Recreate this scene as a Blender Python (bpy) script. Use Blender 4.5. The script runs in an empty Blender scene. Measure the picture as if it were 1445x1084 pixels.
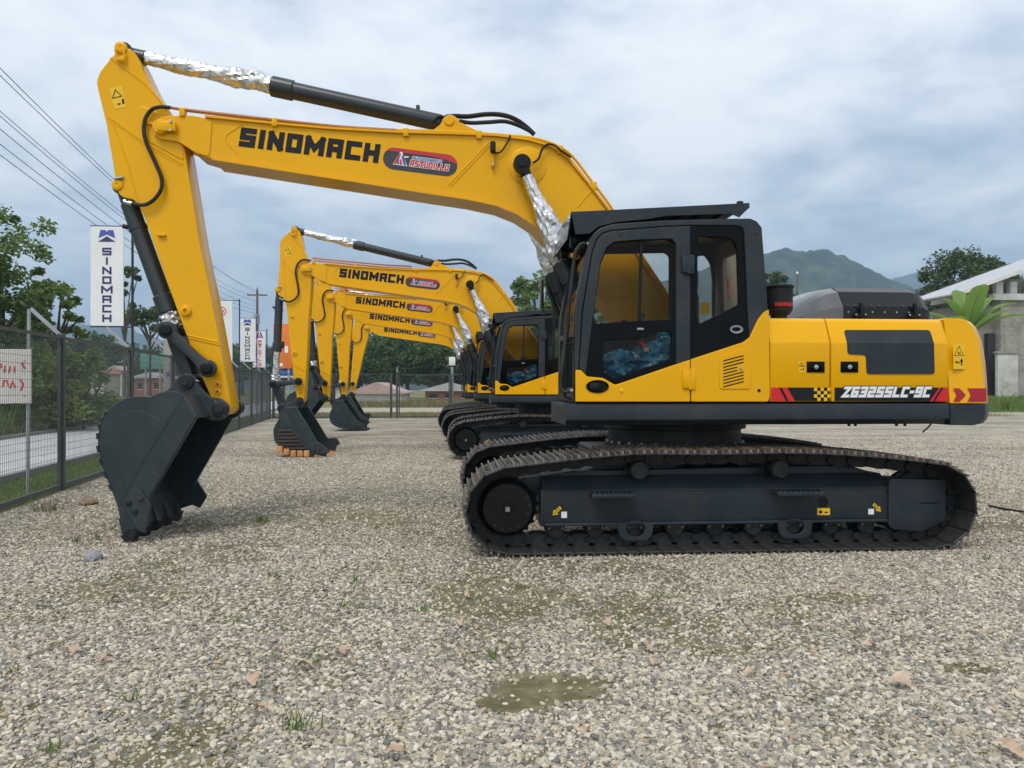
import bpy, bmesh, math, random
import numpy as np
from mathutils import Vector, Matrix, Euler

R = math.radians
random.seed(7)
rng = np.random.default_rng(11)

# ------------------------------------------------------------------ camera
FPX, CX, HY, CAMH, TH = 1080.0, 722.5, 549.0, 1.45, R(4.35)
CT, ST = math.cos(TH), math.sin(TH)
scene = bpy.context.scene
COL = scene.collection
cam_d = bpy.data.cameras.new('camera')
cam = bpy.data.objects.new('camera', cam_d)
COL.objects.link(cam)
cam.location = (0, 0, CAMH)
cam.rotation_euler = (R(90), 0, -TH)
cam_d.sensor_fit = 'HORIZONTAL'
cam_d.sensor_width = 36.0
cam_d.lens = 36.0 * FPX / 1445.0
cam_d.shift_y = (HY - 542.0) / 1445.0
cam_d.clip_start = 0.05
cam_d.clip_end = 9000
scene.camera = cam

# ------------------------------------------------------------------ world and light
SUN_EL, SUN_AZ = R(58), R(205)     # azimuth measured clockwise from +Y
world = bpy.data.worlds.new('World')
scene.world = world
world.use_nodes = True
wn, wl = world.node_tree.nodes, world.node_tree.links
wn.clear()
w_out = wn.new('ShaderNodeOutputWorld')
w_bg = wn.new('ShaderNodeBackground')
w_bg.inputs['Strength'].default_value = 0.1
sky = wn.new('ShaderNodeTexSky')
sky.sky_type = 'NISHITA'
sky.sun_disc = False
sky.sun_elevation = SUN_EL
sky.sun_rotation = SUN_AZ
sky.air_density = 1.0
sky.dust_density = 2.0
tc = wn.new('ShaderNodeTexCoord')
sep = wn.new('ShaderNodeSeparateXYZ')
wl.new(tc.outputs['Generated'], sep.inputs[0])
def wmath(op, a, b=None):
    n = wn.new('ShaderNodeMath'); n.operation = op
    for i, v in enumerate((a, b)):
        if v is None: continue
        if isinstance(v, (int, float)): n.inputs[i].default_value = v
        else: wl.new(v, n.inputs[i])
    return n.outputs[0]
zc = wmath('ADD', wmath('MAXIMUM', sep.outputs['Z'], 0.0), 0.22)
cmb = wn.new('ShaderNodeCombineXYZ')
wl.new(wmath('DIVIDE', sep.outputs['X'], zc), cmb.inputs[0])
wl.new(wmath('DIVIDE', sep.outputs['Y'], zc), cmb.inputs[1])
wl.new(wmath('MULTIPLY', sep.outputs['Z'], 1.2), cmb.inputs[2])
def wnoise(scale, detail, rough, off, dist=0.0):
    m = wn.new('ShaderNodeMapping'); m.inputs['Location'].default_value = off
    wl.new(cmb.outputs[0], m.inputs['Vector'])
    n = wn.new('ShaderNodeTexNoise')
    n.inputs['Scale'].default_value = scale; n.inputs['Detail'].default_value = detail
    n.inputs['Roughness'].default_value = rough; n.inputs['Distortion'].default_value = dist
    wl.new(m.outputs[0], n.inputs['Vector'])
    return n.outputs['Fac']
def wramp(fac, stops):
    r = wn.new('ShaderNodeValToRGB')
    e = r.color_ramp.elements
    e[0].position, e[0].color = stops[0][0], (*stops[0][1], 1)
    e[1].position, e[1].color = stops[-1][0], (*stops[-1][1], 1)
    for p, c in stops[1:-1]:
        x = e.new(p); x.color = (*c, 1)
    wl.new(fac, r.inputs[0])
    return r.outputs[0]
def wmix(fac, a, b, mode='MIX'):
    m = wn.new('ShaderNodeMixRGB'); m.blend_type = mode
    for i, v in enumerate((fac, a, b)):
        if isinstance(v, (int, float)): m.inputs[i].default_value = v
        elif isinstance(v, tuple): m.inputs[i].default_value = (*v, 1)
        else: wl.new(v, m.inputs[i])
    return m.outputs[0]
big = wnoise(0.95, 7, 0.52, (3.1, 1.7, 0.2), 0.15)
fine = wnoise(3.9, 8, 0.58, (0.3, 5.2, 1.2), 0.2)
mixf = wmath('ADD', wmath('MULTIPLY', big, 0.62), wmath('MULTIPLY', fine, 0.38))
cloud = wramp(mixf, [(0.36, (3.6, 4.2, 5.15)), (0.42, (4.6, 5.2, 6.1)), (0.465, (5.6, 6.15, 7.0)), (0.51, (6.8, 7.2, 7.8)), (0.575, (8.2, 8.4, 8.6))])
cover = wramp(mixf, [(0.30, (0.80, 0.80, 0.80)), (0.50, (0.97, 0.97, 0.97))])
wl.new(wmix(cover, sky.outputs[0], cloud), w_bg.inputs['Color'])
wl.new(w_bg.outputs[0], w_out.inputs['Surface'])

sun_d = bpy.data.lights.new('sun', 'SUN')
sun_d.energy = 1.5
sun_d.angle = R(20)
sun_d.color = (1.0, 0.94, 0.85)
sun = bpy.data.objects.new('sun', sun_d)
COL.objects.link(sun)
sdir = Vector((math.sin(SUN_AZ) * math.cos(SUN_EL), math.cos(SUN_AZ) * math.cos(SUN_EL), math.sin(SUN_EL)))
sun.rotation_euler = sdir.to_track_quat('Z', 'Y').to_euler()
sun.location = (0, 0, 30)

scene.view_settings.view_transform = 'Standard'
scene.view_settings.look = 'None'
scene.view_settings.exposure = 0.6
scene.view_settings.gamma = 1.0
scene.view_settings.use_curve_mapping = False
scene.render.engine = 'CYCLES'
scene.cycles.use_denoising = True
scene.cycles.max_bounces = 8
scene.cycles.diffuse_bounces = 3
scene.cycles.glossy_bounces = 3
scene.cycles.transmission_bounces = 4
scene.cycles.transparent_max_bounces = 12
scene.cycles.volume_bounces = 0
scene.cycles.caustics_reflective = False
scene.cycles.caustics_refractive = False

# ------------------------------------------------------------------ pixel helpers
def at(px, py, Y):
    u = (px - CX) / FPX; v = (HY - py) / FPX
    t = Y / (CT - u * ST)
    return Vector((t * (ST + u * CT), Y, CAMH + v * t))
def at_t(px, py, t):
    u = (px - CX) / FPX; v = (HY - py) / FPX
    return Vector((t * (ST + u * CT), t * (CT - u * ST), CAMH + v * t))
def ground(px, py):
    return at_t(px, py, CAMH * FPX / (py - HY))

# ------------------------------------------------------------------ materials
MATS = {}
def nt(m):
    m.use_nodes = True
    return m.node_tree.nodes, m.node_tree.links
def mat(name, col, rough=0.5, metal=0.0, var=0.12, vscale=3.0, bump=0.0, bscale=40.0, coat=0.0, dust=None, dust_amt=0.0, dscale=2.0, spec=0.5, col2=None):
    m = bpy.data.materials.new(name); N, Lk = nt(m)
    b = N['Principled BSDF']
    b.inputs['Roughness'].default_value = rough
    b.inputs['Metallic'].default_value = metal
    b.inputs['Coat Weight'].default_value = coat
    b.inputs['Coat Roughness'].default_value = 0.12
    b.inputs['Specular IOR Level'].default_value = spec
    if name == 'yellow': b.inputs['Specular Tint'].default_value = (1, .86, .55, 1)
    t = N.new('ShaderNodeTexCoord')
    n = N.new('ShaderNodeTexNoise'); n.inputs['Scale'].default_value = vscale; n.inputs['Detail'].default_value = 6
    n.inputs['Roughness'].default_value = 0.6
    Lk.new(t.outputs['Object'], n.inputs['Vector'])
    r = N.new('ShaderNodeValToRGB')
    lo = tuple(c * (1 - var) for c in col); hi = tuple(min(1, c * (1 + var)) for c in col)
    if col2: hi = col2
    r.color_ramp.elements[0].color = (*lo, 1); r.color_ramp.elements[0].position = 0.32
    r.color_ramp.elements[1].color = (*hi, 1); r.color_ramp.elements[1].position = 0.68
    Lk.new(n.outputs['Fac'], r.inputs[0])
    out = r.outputs[0]
    if dust:
        n2 = N.new('ShaderNodeTexNoise'); n2.inputs['Scale'].default_value = dscale; n2.inputs['Detail'].default_value = 9
        n2.inputs['Roughness'].default_value = 0.68
        Lk.new(t.outputs['Object'], n2.inputs['Vector'])
        r2 = N.new('ShaderNodeValToRGB')
        r2.color_ramp.elements[0].position = 0.45; r2.color_ramp.elements[0].color = (0, 0, 0, 1)
        r2.color_ramp.elements[1].position = 0.75; r2.color_ramp.elements[1].color = (dust_amt,) * 3 + (1,)
        Lk.new(n2.outputs['Fac'], r2.inputs[0])
        mx = N.new('ShaderNodeMixRGB'); mx.inputs[2].default_value = (*dust, 1)
        Lk.new(r2.outputs[0], mx.inputs[0]); Lk.new(out, mx.inputs[1]); out = mx.outputs[0]
    Lk.new(out, b.inputs['Base Color'])
    if bump > 0:
        n3 = N.new('ShaderNodeTexNoise'); n3.inputs['Scale'].default_value = bscale; n3.inputs['Detail'].default_value = 5
        Lk.new(t.outputs['Object'], n3.inputs['Vector'])
        bp = N.new('ShaderNodeBump'); bp.inputs['Strength'].default_value = bump; bp.inputs['Distance'].default_value = 0.02
        Lk.new(n3.outputs['Fac'], bp.inputs['Height']); Lk.new(bp.outputs[0], b.inputs['Normal'])
    MATS[name] = m
    return m
DUST = (0.30, 0.26, 0.20)
mat('yellow', (0.80, 0.40, 0.001), 0.24, var=0.05, vscale=1.2, dust=(0.66, 0.34, 0.02), dust_amt=0.5, dscale=2.4, bump=0.05, bscale=4, spec=0.38)
mat('slate', (0.019, 0.028, 0.036), 0.43, spec=0.28, var=0.10, vscale=2, dust=(0.07, 0.075, 0.075), dust_amt=0.35, dscale=3, bump=0.02, bscale=14)
mat('charcoal', (0.010, 0.012, 0.014), 0.55, spec=0.3, var=0.15, vscale=4, dust=(0.08, 0.078, 0.07), dust_amt=0.5, dscale=4, bump=0.05, bscale=25)
mat('bucket_paint', (0.026, 0.038, 0.045), 0.36, spec=0.32, var=0.12, vscale=2.5, dust=(0.10, 0.11, 0.11), dust_amt=0.35, dscale=2.2, bump=0.04, bscale=8)
mat('black', (0.004, 0.0045, 0.005), 0.4, var=0.1, spec=0.25)
mat('gloss_black', (0.0015, 0.002, 0.0025), 0.12, var=0.1, spec=0.12)
mat('rubber', (0.008, 0.009, 0.010), 0.6, spec=0.3, var=0.2, dust=(0.05, 0.05, 0.045), dust_amt=0.3)
mat('shoe_metal', (0.030, 0.030, 0.030), 0.5, metal=0.15, var=0.3, vscale=9, dust=(0.10, 0.092, 0.08), dust_amt=0.55, dscale=7, bump=0.1, bscale=60)
mat('grouser_worn', (0.085, 0.072, 0.06), 0.6, metal=0.1, var=0.4, vscale=12, dust=(0.44, 0.36, 0.27), dust_amt=0.9, dscale=9)
mat('steel', (0.45, 0.45, 0.44), 0.30, metal=0.9, var=0.1)
mat('cylinder_paint', (0.022, 0.029, 0.035), 0.33, var=0.1)
mat('foil', (0.66, 0.66, 0.67), 0.34, metal=1.0, var=0.05, vscale=30, bump=0.12, bscale=30)
mat('white', (0.78, 0.79, 0.80), 0.5, var=0.03)
mat('red', (0.60, 0.008, 0.014), 0.4, var=0.06)
mat('dark_red', (0.40, 0.008, 0.02), 0.4, var=0.06)
mat('decal_yellow', (0.82, 0.50, 0.006), 0.45, var=0.04)
mat('decal_dark', (0.008, 0.009, 0.012), 0.5, var=0.06, spec=0.25)
mat('pill_dark', (0.030, 0.036, 0.042), 0.45, var=0.06)
mat('pill_red', (0.50, 0.022, 0.03), 0.45, var=0.06)
mat('brand_blue', (0.035, 0.045, 0.26), 0.5, var=0.05)
mat('navy', (0.035, 0.03, 0.13), 0.5, var=0.05)
mat('logo_blue', (0.06, 0.09, 0.42), 0.5, var=0.05)
mat('hood_grey', (0.10, 0.105, 0.112), 0.2, metal=0.2, var=0.08, coat=0.3)
mat('hood_dark', (0.010, 0.011, 0.013), 0.3, var=0.08, spec=0.3)
mat('copper_pipe', (0.42, 0.14, 0.03), 0.4, var=0.15)
mat('bolt_brown', (0.07, 0.045, 0.03), 0.5, var=0.3)
mat('interior', (0.03, 0.03, 0.028), 0.7, var=0.15)
mat('interior_light', (0.28, 0.26, 0.22), 0.65, var=0.12)
mat('seat_fabric', (0.05, 0.052, 0.056), 0.8, var=0.2)
mat('blue_wrap', (0.012, 0.10, 0.19), 0.2, var=0.5, vscale=9, coat=0.15, bump=0.5, bscale=30)
mat('rust_teeth', (0.52, 0.25, 0.09), 0.6, var=0.25, vscale=6)
mat('rust_bar', (0.06, 0.035, 0.025), 0.65, var=0.3, vscale=8)
mat('fence_paint', (0.065, 0.073, 0.073), 0.5, var=0.12, vscale=5, dust=(0.10, 0.10, 0.09), dust_amt=0.3)
mat('fence_wire', (0.10, 0.11, 0.11), 0.5, metal=0.2, var=0.1)
mat('galvanised', (0.36, 0.37, 0.38), 0.45, metal=0.5, var=0.12, vscale=6)
mat('sign_white', (0.62, 0.60, 0.57), 0.6, var=0.08, vscale=3, dust=(0.4, 0.36, 0.3), dust_amt=0.4)
mat('banner_white', (0.76, 0.78, 0.79), 0.55, var=0.04, vscale=2, bump=0.03, bscale=3)
mat('sign_red', (0.50, 0.04, 0.05), 0.6, var=0.2)
mat('concrete', (0.34, 0.32, 0.28), 0.85, var=0.18, vscale=1.2, dust=(0.16, 0.15, 0.13), dust_amt=0.8, dscale=0.9, bump=0.2, bscale=12)
mat('wall_pale', (0.52, 0.51, 0.48), 0.85, var=0.15, vscale=1.5, dust=(0.25, 0.24, 0.21), dust_amt=0.8, dscale=1.2)
mat('block_joint', (0.24, 0.23, 0.21), 0.9, var=0.15)
mat('plaster_white', (0.70, 0.70, 0.69), 0.7, var=0.07, dust=(0.4, 0.38, 0.34), dust_amt=0.5)
mat('metal_roof', (0.50, 0.51, 0.53), 0.5, metal=0.2, var=0.1, vscale=0.8)
mat('pink_roof', (0.50, 0.36, 0.33), 0.6, var=0.12, vscale=0.6)
mat('dark_opening', (0.02, 0.02, 0.02), 0.6, var=0.2)
mat('wood_pole', (0.16, 0.13, 0.10), 0.85, var=0.25, vscale=5)
mat('concrete_pole', (0.30, 0.28, 0.25), 0.85, var=0.15, vscale=5)
mat('wire_black', (0.015, 0.016, 0.02), 0.6, var=0.05)
mat('orange_board', (0.70, 0.18, 0.02), 0.6, var=0.1)
mat('green_board', (0.10, 0.28, 0.24), 0.6, var=0.15)
mat('blue_board', (0.04, 0.12, 0.42), 0.6, var=0.1)
mat('brick', (0.32, 0.14, 0.09), 0.85, var=0.2, vscale=2)
mat('house_cream', (0.50, 0.46, 0.38), 0.8, var=0.1)
mat('house_blue', (0.32, 0.42, 0.48), 0.8, var=0.1)
mat('bark', (0.11, 0.085, 0.06), 0.9, var=0.35, vscale=8, bump=0.4, bscale=18)
mat('rock_brown', (0.24, 0.17, 0.10), 0.9, var=0.35, vscale=12, bump=0.5, bscale=30)
mat('rock_grey', (0.25, 0.26, 0.27), 0.8, var=0.25, vscale=12, bump=0.3, bscale=30)
mat('dry_leaf', (0.50, 0.34, 0.21), 0.7, var=0.35, vscale=9, col2=(0.66, 0.50, 0.38))
mat('dry_twig', (0.26, 0.22, 0.17), 0.9, var=0.2)

def leaf_mat(name, c1, c2, trans=0.35):
    m = bpy.data.materials.new(name); N, Lk = nt(m)
    b = N['Principled BSDF']
    b.inputs['Roughness'].default_value = 0.55
    oi = N.new('ShaderNodeTexCoord')
    n = N.new('ShaderNodeTexNoise'); n.inputs['Scale'].default_value = 0.9; n.inputs['Detail'].default_value = 4
    Lk.new(oi.outputs['Object'], n.inputs['Vector'])
    wn_ = N.new('ShaderNodeTexWhiteNoise'); wn_.noise_dimensions = '3D'
    g = N.new('ShaderNodeNewGeometry')
    Lk.new(g.outputs['Random Per Island'], wn_.inputs['Vector'])
    ad = N.new('ShaderNodeMath'); ad.operation = 'ADD'
    mu = N.new('ShaderNodeMath'); mu.operation = 'MULTIPLY'; mu.inputs[1].default_value = 0.45
    Lk.new(wn_.outputs['Value'], mu.inputs[0]); Lk.new(mu.outputs[0], ad.inputs[0])
    mu2 = N.new('ShaderNodeMath'); mu2.operation = 'MULTIPLY'; mu2.inputs[1].default_value = 0.6
    Lk.new(n.outputs['Fac'], mu2.inputs[0]); Lk.new(mu2.outputs[0], ad.inputs[1])
    r = N.new('ShaderNodeValToRGB')
    r.color_ramp.elements[0].position = 0.25; r.color_ramp.elements[0].color = (*c1, 1)
    r.color_ramp.elements[1].position = 0.8; r.color_ramp.elements[1].color = (*c2, 1)
    Lk.new(ad.outputs[0], r.inputs[0]); Lk.new(r.outputs[0], b.inputs['Base Color'])
    tr = N.new('ShaderNodeBsdfTranslucent'); Lk.new(r.outputs[0], tr.inputs['Color'])
    mx = N.new('ShaderNodeMixShader'); mx.inputs[0].default_value = trans
    Lk.new(b.outputs[0], mx.inputs[1]); Lk.new(tr.outputs[0], mx.inputs[2])
    Lk.new(mx.outputs[0], N['Material Output'].inputs['Surface'])
    MATS[name] = m
leaf_mat('leaf_mid', (0.07, 0.125, 0.025), (0.22, 0.32, 0.08))
leaf_mat('leaf_dark', (0.034, 0.066, 0.018), (0.11, 0.175, 0.045))
leaf_mat('leaf_bright', (0.13, 0.20, 0.03), (0.32, 0.40, 0.08))
leaf_mat('leaf_banana', (0.16, 0.28, 0.05), (0.26, 0.40, 0.09), 0.45)
leaf_mat('grass_leaf', (0.08, 0.14, 0.025), (0.22, 0.29, 0.07), 0.3)
leaf_mat('tuft_green', (0.08, 0.15, 0.02), (0.19, 0.28, 0.05), 0.3)
leaf_mat('grass_dry', (0.16, 0.15, 0.06), (0.30, 0.27, 0.12), 0.3)

def glass_mat(name, tint, refl):
    m = bpy.data.materials.new(name); N, Lk = nt(m)
    N.remove(N['Principled BSDF'])
    tr = N.new('ShaderNodeBsdfTransparent'); tr.inputs['Color'].default_value = (*tint, 1)
    gl = N.new('ShaderNodeBsdfGlossy'); gl.inputs['Roughness'].default_value = 0.03
    lw = N.new('ShaderNodeLayerWeight'); lw.inputs['Blend'].default_value = 0.12
    mp = N.new('ShaderNodeMapRange'); mp.inputs['To Min'].default_value = refl; mp.inputs['To Max'].default_value = 0.55
    Lk.new(lw.outputs['Fresnel'], mp.inputs['Value'])
    mx = N.new('ShaderNodeMixShader')
    Lk.new(mp.outputs[0], mx.inputs[0]); Lk.new(tr.outputs[0], mx.inputs[1]); Lk.new(gl.outputs[0], mx.inputs[2])
    Lk.new(mx.outputs[0], N['Material Output'].inputs['Surface'])
    MATS[name] = m
glass_mat('glass', (0.80, 0.81, 0.77), 0.008)

# ------------------------------------------------------------------ mesh helpers
def finish(me, name, material, parent=None, smooth=35, kind=None):
    mats = material if isinstance(material, (list, tuple)) else [material]
    for mm in mats: me.materials.append(MATS[mm])
    if smooth:
        me.polygons.foreach_set('use_smooth', [True] * len(me.polygons))
        me.set_sharp_from_angle(angle=R(smooth))
    o = bpy.data.objects.new(name, me)
    COL.objects.link(o)
    if parent is not None: o.parent = parent
    if kind: o['kind'] = kind
    return o
class B:
    """collects shapes into one bmesh"""
    def __init__(s): s.bm = bmesh.new(); s.mi = 0
    def _set(s, faces):
        for f in faces: f.material_index = s.mi
    def box(s, x0, x1, y0, y1, z0, z1, bev=0.0, seg=2, M=None):
        r = bmesh.ops.create_cube(s.bm, size=1.0)
        vs = r['verts']
        for v in vs:
            v.co = Vector(((x0 + x1) / 2 + v.co.x * (x1 - x0), (y0 + y1) / 2 + v.co.y * (y1 - y0), (z0 + z1) / 2 + v.co.z * (z1 - z0)))
        fs = set(f for v in vs for f in v.link_faces)
        if bev > 0:
            es = set(e for v in vs for e in v.link_edges)
            rr = bmesh.ops.bevel(s.bm, geom=list(es), offset=bev, segments=seg, affect='EDGES', profile=0.5)
            fs = set(f for f in rr['faces']) | set(f for v in rr['verts'] for f in v.link_faces)
            vs = list(set(v for f in fs for v in f.verts))
        if M is not None:
            for v in vs: v.co = M @ v.co
        s._set(fs)
        return s
    def prism(s, pts, y0, y1, bev=0.0):
        """pts (x,z) polygon extruded from y0 to y1"""
        a = [s.bm.verts.new((p[0], y0, p[1])) for p in pts]
        b = [s.bm.verts.new((p[0], y1, p[1])) for p in pts]
        n = len(pts); fs = []
        fs.append(s.bm.faces.new(a)); fs.append(s.bm.faces.new(b[::-1]))
        for i in range(n):
            fs.append(s.bm.faces.new((a[i], b[i], b[(i + 1) % n], a[(i + 1) % n])))
        bmesh.ops.recalc_face_normals(s.bm, faces=fs)
        s._set(fs)
        if bev > 0:
            es = [e for e in set(e for f in fs[:2] for e in f.edges)]
            bmesh.ops.bevel(s.bm, geom=es, offset=bev, segments=2, affect='EDGES', profile=0.5)
        return s
    def extrude_x(s, prof, x0, x1, bev=0.0):
        """prof (y,z) polygon extruded along x"""
        a = [s.bm.verts.new((x0, p[0], p[1])) for p in prof]
        b = [s.bm.verts.new((x1, p[0], p[1])) for p in prof]
        n = len(prof)
        fs = [s.bm.faces.new(a), s.bm.faces.new(b[::-1])]
        for i in range(n):
            fs.append(s.bm.faces.new((a[i], b[i], b[(i + 1) % n], a[(i + 1) % n])))
        bmesh.ops.recalc_face_normals(s.bm, faces=fs)
        s._set(fs)
        if bev > 0:
            es = list(set(e for f in fs for e in f.edges))
            bmesh.ops.bevel(s.bm, geom=es, offset=bev, segments=2, affect='EDGES', profile=0.5)
        return s
    def cyl(s, p0, p1, r0, r1=None, n=20, caps=True, bev=0.0):
        p0, p1 = Vector(p0), Vector(p1)
        r1 = r0 if r1 is None else r1
        d = (p1 - p0); q = d.to_track_quat('Z', 'Y')
        rings = [(p0, r0), (p1, r1)]
        if bev > 0:
            dn = d.normalized()
            rings = [(p0, r0 - bev), (p0 + dn * bev, r0), (p1 - dn * bev, r1), (p1, r1 - bev)]
        return s.rings([[c + q @ Vector((math.cos(2 * math.pi * i / n) * r, math.sin(2 * math.pi * i / n) * r, 0)) for i in range(n)] for c, r in rings], caps)
    def rings(s, rings, caps=True, closed=True):
        vv = [[s.bm.verts.new(p) for p in r] for r in rings]
        fs = []
        for a, b in zip(vv[:-1], vv[1:]):
            n = len(a)
            for i in range(n if closed else n - 1):
                fs.append(s.bm.faces.new((a[i], a[(i + 1) % n], b[(i + 1) % n], b[i])))
        if caps:
            fs.append(s.bm.faces.new(vv[0][::-1])); fs.append(s.bm.faces.new(vv[-1]))
        s._set(fs)
        return s
    def tube(s, pts, r, n=8, caps=True):
        pts = [Vector(p) for p in pts]
        rings = []; up = Vector((0, 1, 0.02))
        k = len(pts); prev = None
        for i, p in enumerate(pts):
            d = (pts[min(i + 1, k - 1)] - pts[max(i - 1, 0)]).normalized()
            if prev is None:
                a = d.cross(up)
                if a.length < 1e-3: a = d.cross(Vector((1, 0, 0)))
                a.normalize()
            else:
                a = (prev - d * prev.dot(d)).normalized()
            prev = a; b = d.cross(a)
            rr = r[i] if isinstance(r, (list, tuple)) else r
            rings.append([p + (a * math.cos(2 * math.pi * j / n) + b * math.sin(2 * math.pi * j / n)) * rr for j in range(n)])
        return s.rings(rings, caps)
    def lathe(s, base, axis, prof, n=24, caps=True):
        """prof: (distance along axis, radius)"""
        base = Vector(base); ax = Vector(axis).normalized(); q = ax.to_track_quat('Z', 'Y')
        return s.rings([[base + ax * h + q @ Vector((math.cos(2 * math.pi * i / n) * r, math.sin(2 * math.pi * i / n) * r, 0)) for i in range(n)] for h, r in prof], caps)
    def strip(s, pts, w, t, y0, y1, closed=False):
        """an XZ path with thickness t to its left side, from y0 to y1"""
        n = len(pts); nor = []
        P = [Vector((p[0], p[1])) for p in pts]
        for i in range(n):
            a = P[max(i - 1, 0)]; b = P[min(i + 1, n - 1)]
            d = (b - a).normalized(); nor.append(Vector((-d.y, d.x)))
        rings = []
        for p, m in zip(P, nor):
            q = p + m * t
            rings.append([Vector((p.x, y0, p.y)), Vector((p.x, y1, p.y)), Vector((q.x, y1, q.y)), Vector((q.x, y0, q.y))])
        return s.rings(rings)
    def poly(s, pts3):
        f = s.bm.faces.new([s.bm.verts.new(p) for p in pts3]); f.material_index = s.mi
        return s
    def done(s, name, material, parent=None, smooth=35, kind=None, recalc=True):
        if recalc: bmesh.ops.recalc_face_normals(s.bm, faces=s.bm.faces[:])
        me = bpy.data.meshes.new(name); s.bm.to_mesh(me); s.bm.free()
        return finish(me, name, material, parent, smooth, kind)

def rnd(pts, rad, seg=4):
    """round the corners of a polygon; rad a number or list"""
    out = []; n = len(pts)
    for i in range(n):
        r = rad[i] if isinstance(rad, (list, tuple)) else rad
        p = Vector(pts[i]); a = Vector(pts[i - 1]) - p; b = Vector(pts[(i + 1) % n]) - p
        if r <= 0: out.append((p.x, p.y)); continue
        la, lb = a.length, b.length
        a.normalize(); b.normalize()
        d = min(r, la * 0.45, lb * 0.45)
        p0 = p + a * d; p1 = p + b * d
        for k in range(seg + 1):
            t = k / seg
            q = p0 * (1 - t) ** 2 + p * 2 * t * (1 - t) + p1 * t * t
            out.append((q.x, q.y))
    return out
def plate(name, loops, y, thick, material, parent=None, bev=0.006, smooth=30):
    """flat XZ plate with holes: centre plane y, thickness thick, bevelled rims"""
    cu = bpy.data.curves.new(name, 'CURVE'); cu.dimensions = '2D'; cu.fill_mode = 'BOTH'
    for lp in loops:
        sp = cu.splines.new('POLY'); sp.points.add(len(lp) - 1)
        sp.points.foreach_set('co', [c for p in lp for c in (p[0], p[1], 0, 1)])
        sp.use_cyclic_u = True
    bev = min(bev, thick * 0.49)
    cu.extrude = thick / 2 - bev; cu.bevel_depth = bev; cu.bevel_resolution = 1; cu.offset = -bev
    ob = bpy.data.objects.new('tmp', cu)
    me = bpy.data.meshes.new_from_object(ob)
    bpy.data.objects.remove(ob); bpy.data.curves.remove(cu)
    n = len(me.vertices); co = np.empty(n * 3); me.vertices.foreach_get('co', co)
    co = co.reshape(-1, 3)
    me.vertices.foreach_set('co', np.stack([co[:, 0], y - co[:, 2], co[:, 1]], 1).ravel())
    me.materials.clear(); me.name = name
    return finish(me, name, material, parent, smooth)
def catmull(pts, n=8):
    pts = [Vector(p) for p in pts]; out = []
    P = [pts[0] * 2 - pts[1]] + pts + [pts[-1] * 2 - pts[-2]]
    for i in range(1, len(P) - 2):
        for k in range(n):
            t = k / n
            a, b, c, d = P[i - 1], P[i], P[i + 1], P[i + 2]
            out.append(0.5 * ((2 * b) + (c - a) * t + (2 * a - 5 * b + 4 * c - d) * t * t + (3 * b - a - 3 * c + d) * t ** 3))
    out.append(pts[-1])
    return out
def empty(name, loc=(0, 0, 0), parent=None):
    o = bpy.data.objects.new(name, None); COL.objects.link(o); o.location = loc
    o.empty_display_size = 0.3
    if parent is not None: o.parent = parent
    return o
def tag(o, label, cat, group=None):
    o['label'] = label; o['category'] = cat
    if group: o['group'] = group
    return o
def struct(o, label=None):
    o['kind'] = 'structure'
    if label: o['label'] = label
    return o

# stroke lettering -----------------------------------------------------------
GLY = {
 'S': [[(1, 1), (0, 1), (0, .5), (1, .5), (1, 0), (0, 0)]], 'I': [[(.5, 0), (.5, 1)]],
 'N': [[(0, 0), (0, 1)], [(0, 1), (1, 0)], [(1, 0), (1, 1)]],
 'O': [[(0, 0), (0, 1), (1, 1), (1, 0), 'c']], 'M': [[(0, 0), (0, 1)], [(0, 1), (.5, .3), (1, 1)], [(1, 1), (1, 0)]],
 'A': [[(0, 0), (0, 1), (1, 1), (1, 0)], [(0, .42), (1, .42)]], 'C': [[(1, 1), (0, 1), (0, 0), (1, 0)]],
 'H': [[(0, 0), (0, 1)], [(1, 0), (1, 1)], [(0, .5), (1, .5)]], 'Z': [[(0, 1), (1, 1), (0, 0), (1, 0)]],
 'G': [[(1, 1), (0, 1), (0, 0), (1, 0), (1, .48), (.55, .48)]], '3': [[(0, 1), (1, 1), (1, 0), (0, 0)], [(.25, .5), (1, .5)]],
 '2': [[(0, 1), (1, 1), (1, .5), (0, .5), (0, 0), (1, 0)]], '5': [[(1, 1), (0, 1), (0, .5), (1, .5), (1, 0), (0, 0)]],
 'L': [[(0, 1), (0, 0), (1, 0)]], '-': [[(0, .5), (1, .5)]], '9': [[(1, .5), (0, .5), (0, 1), (1, 1), (1, 0), (0, 0)]],
 'T': [[(0, 1), (1, 1)], [(.5, 1), (.5, 0)]], 'U': [[(0, 1), (0, 0), (1, 0), (1, 1)]], 'D': [[(0, 0), (0, 1), (.8, 1), (1, .8), (1, .2), (.8, 0), 'c']],
 'E': [[(1, 1), (0, 1), (0, 0), (1, 0)], [(0, .5), (.85, .5)]], 'R': [[(0, 0), (0, 1), (1, 1), (1, .5), (0, .5)], [(.45, .5), (1, 0)]],
 'F': [[(1, 1), (0, 1), (0, 0)], [(0, .5), (.8, .5)]], 'P': [[(0, 0), (0, 1), (1, 1), (1, .45), (0, .45)]], ' ': [],
 'Y': [[(0, 1), (.5, .5), (1, 1)], [(.5, .5), (.5, 0)]], 'B': [[(0, 0), (0, 1), (1, 1), (1, 0), 'c'], [(0, .5), (1, .5)]], 'V': [[(0, 1), (.5, 0), (1, 1)]],
}
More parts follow.
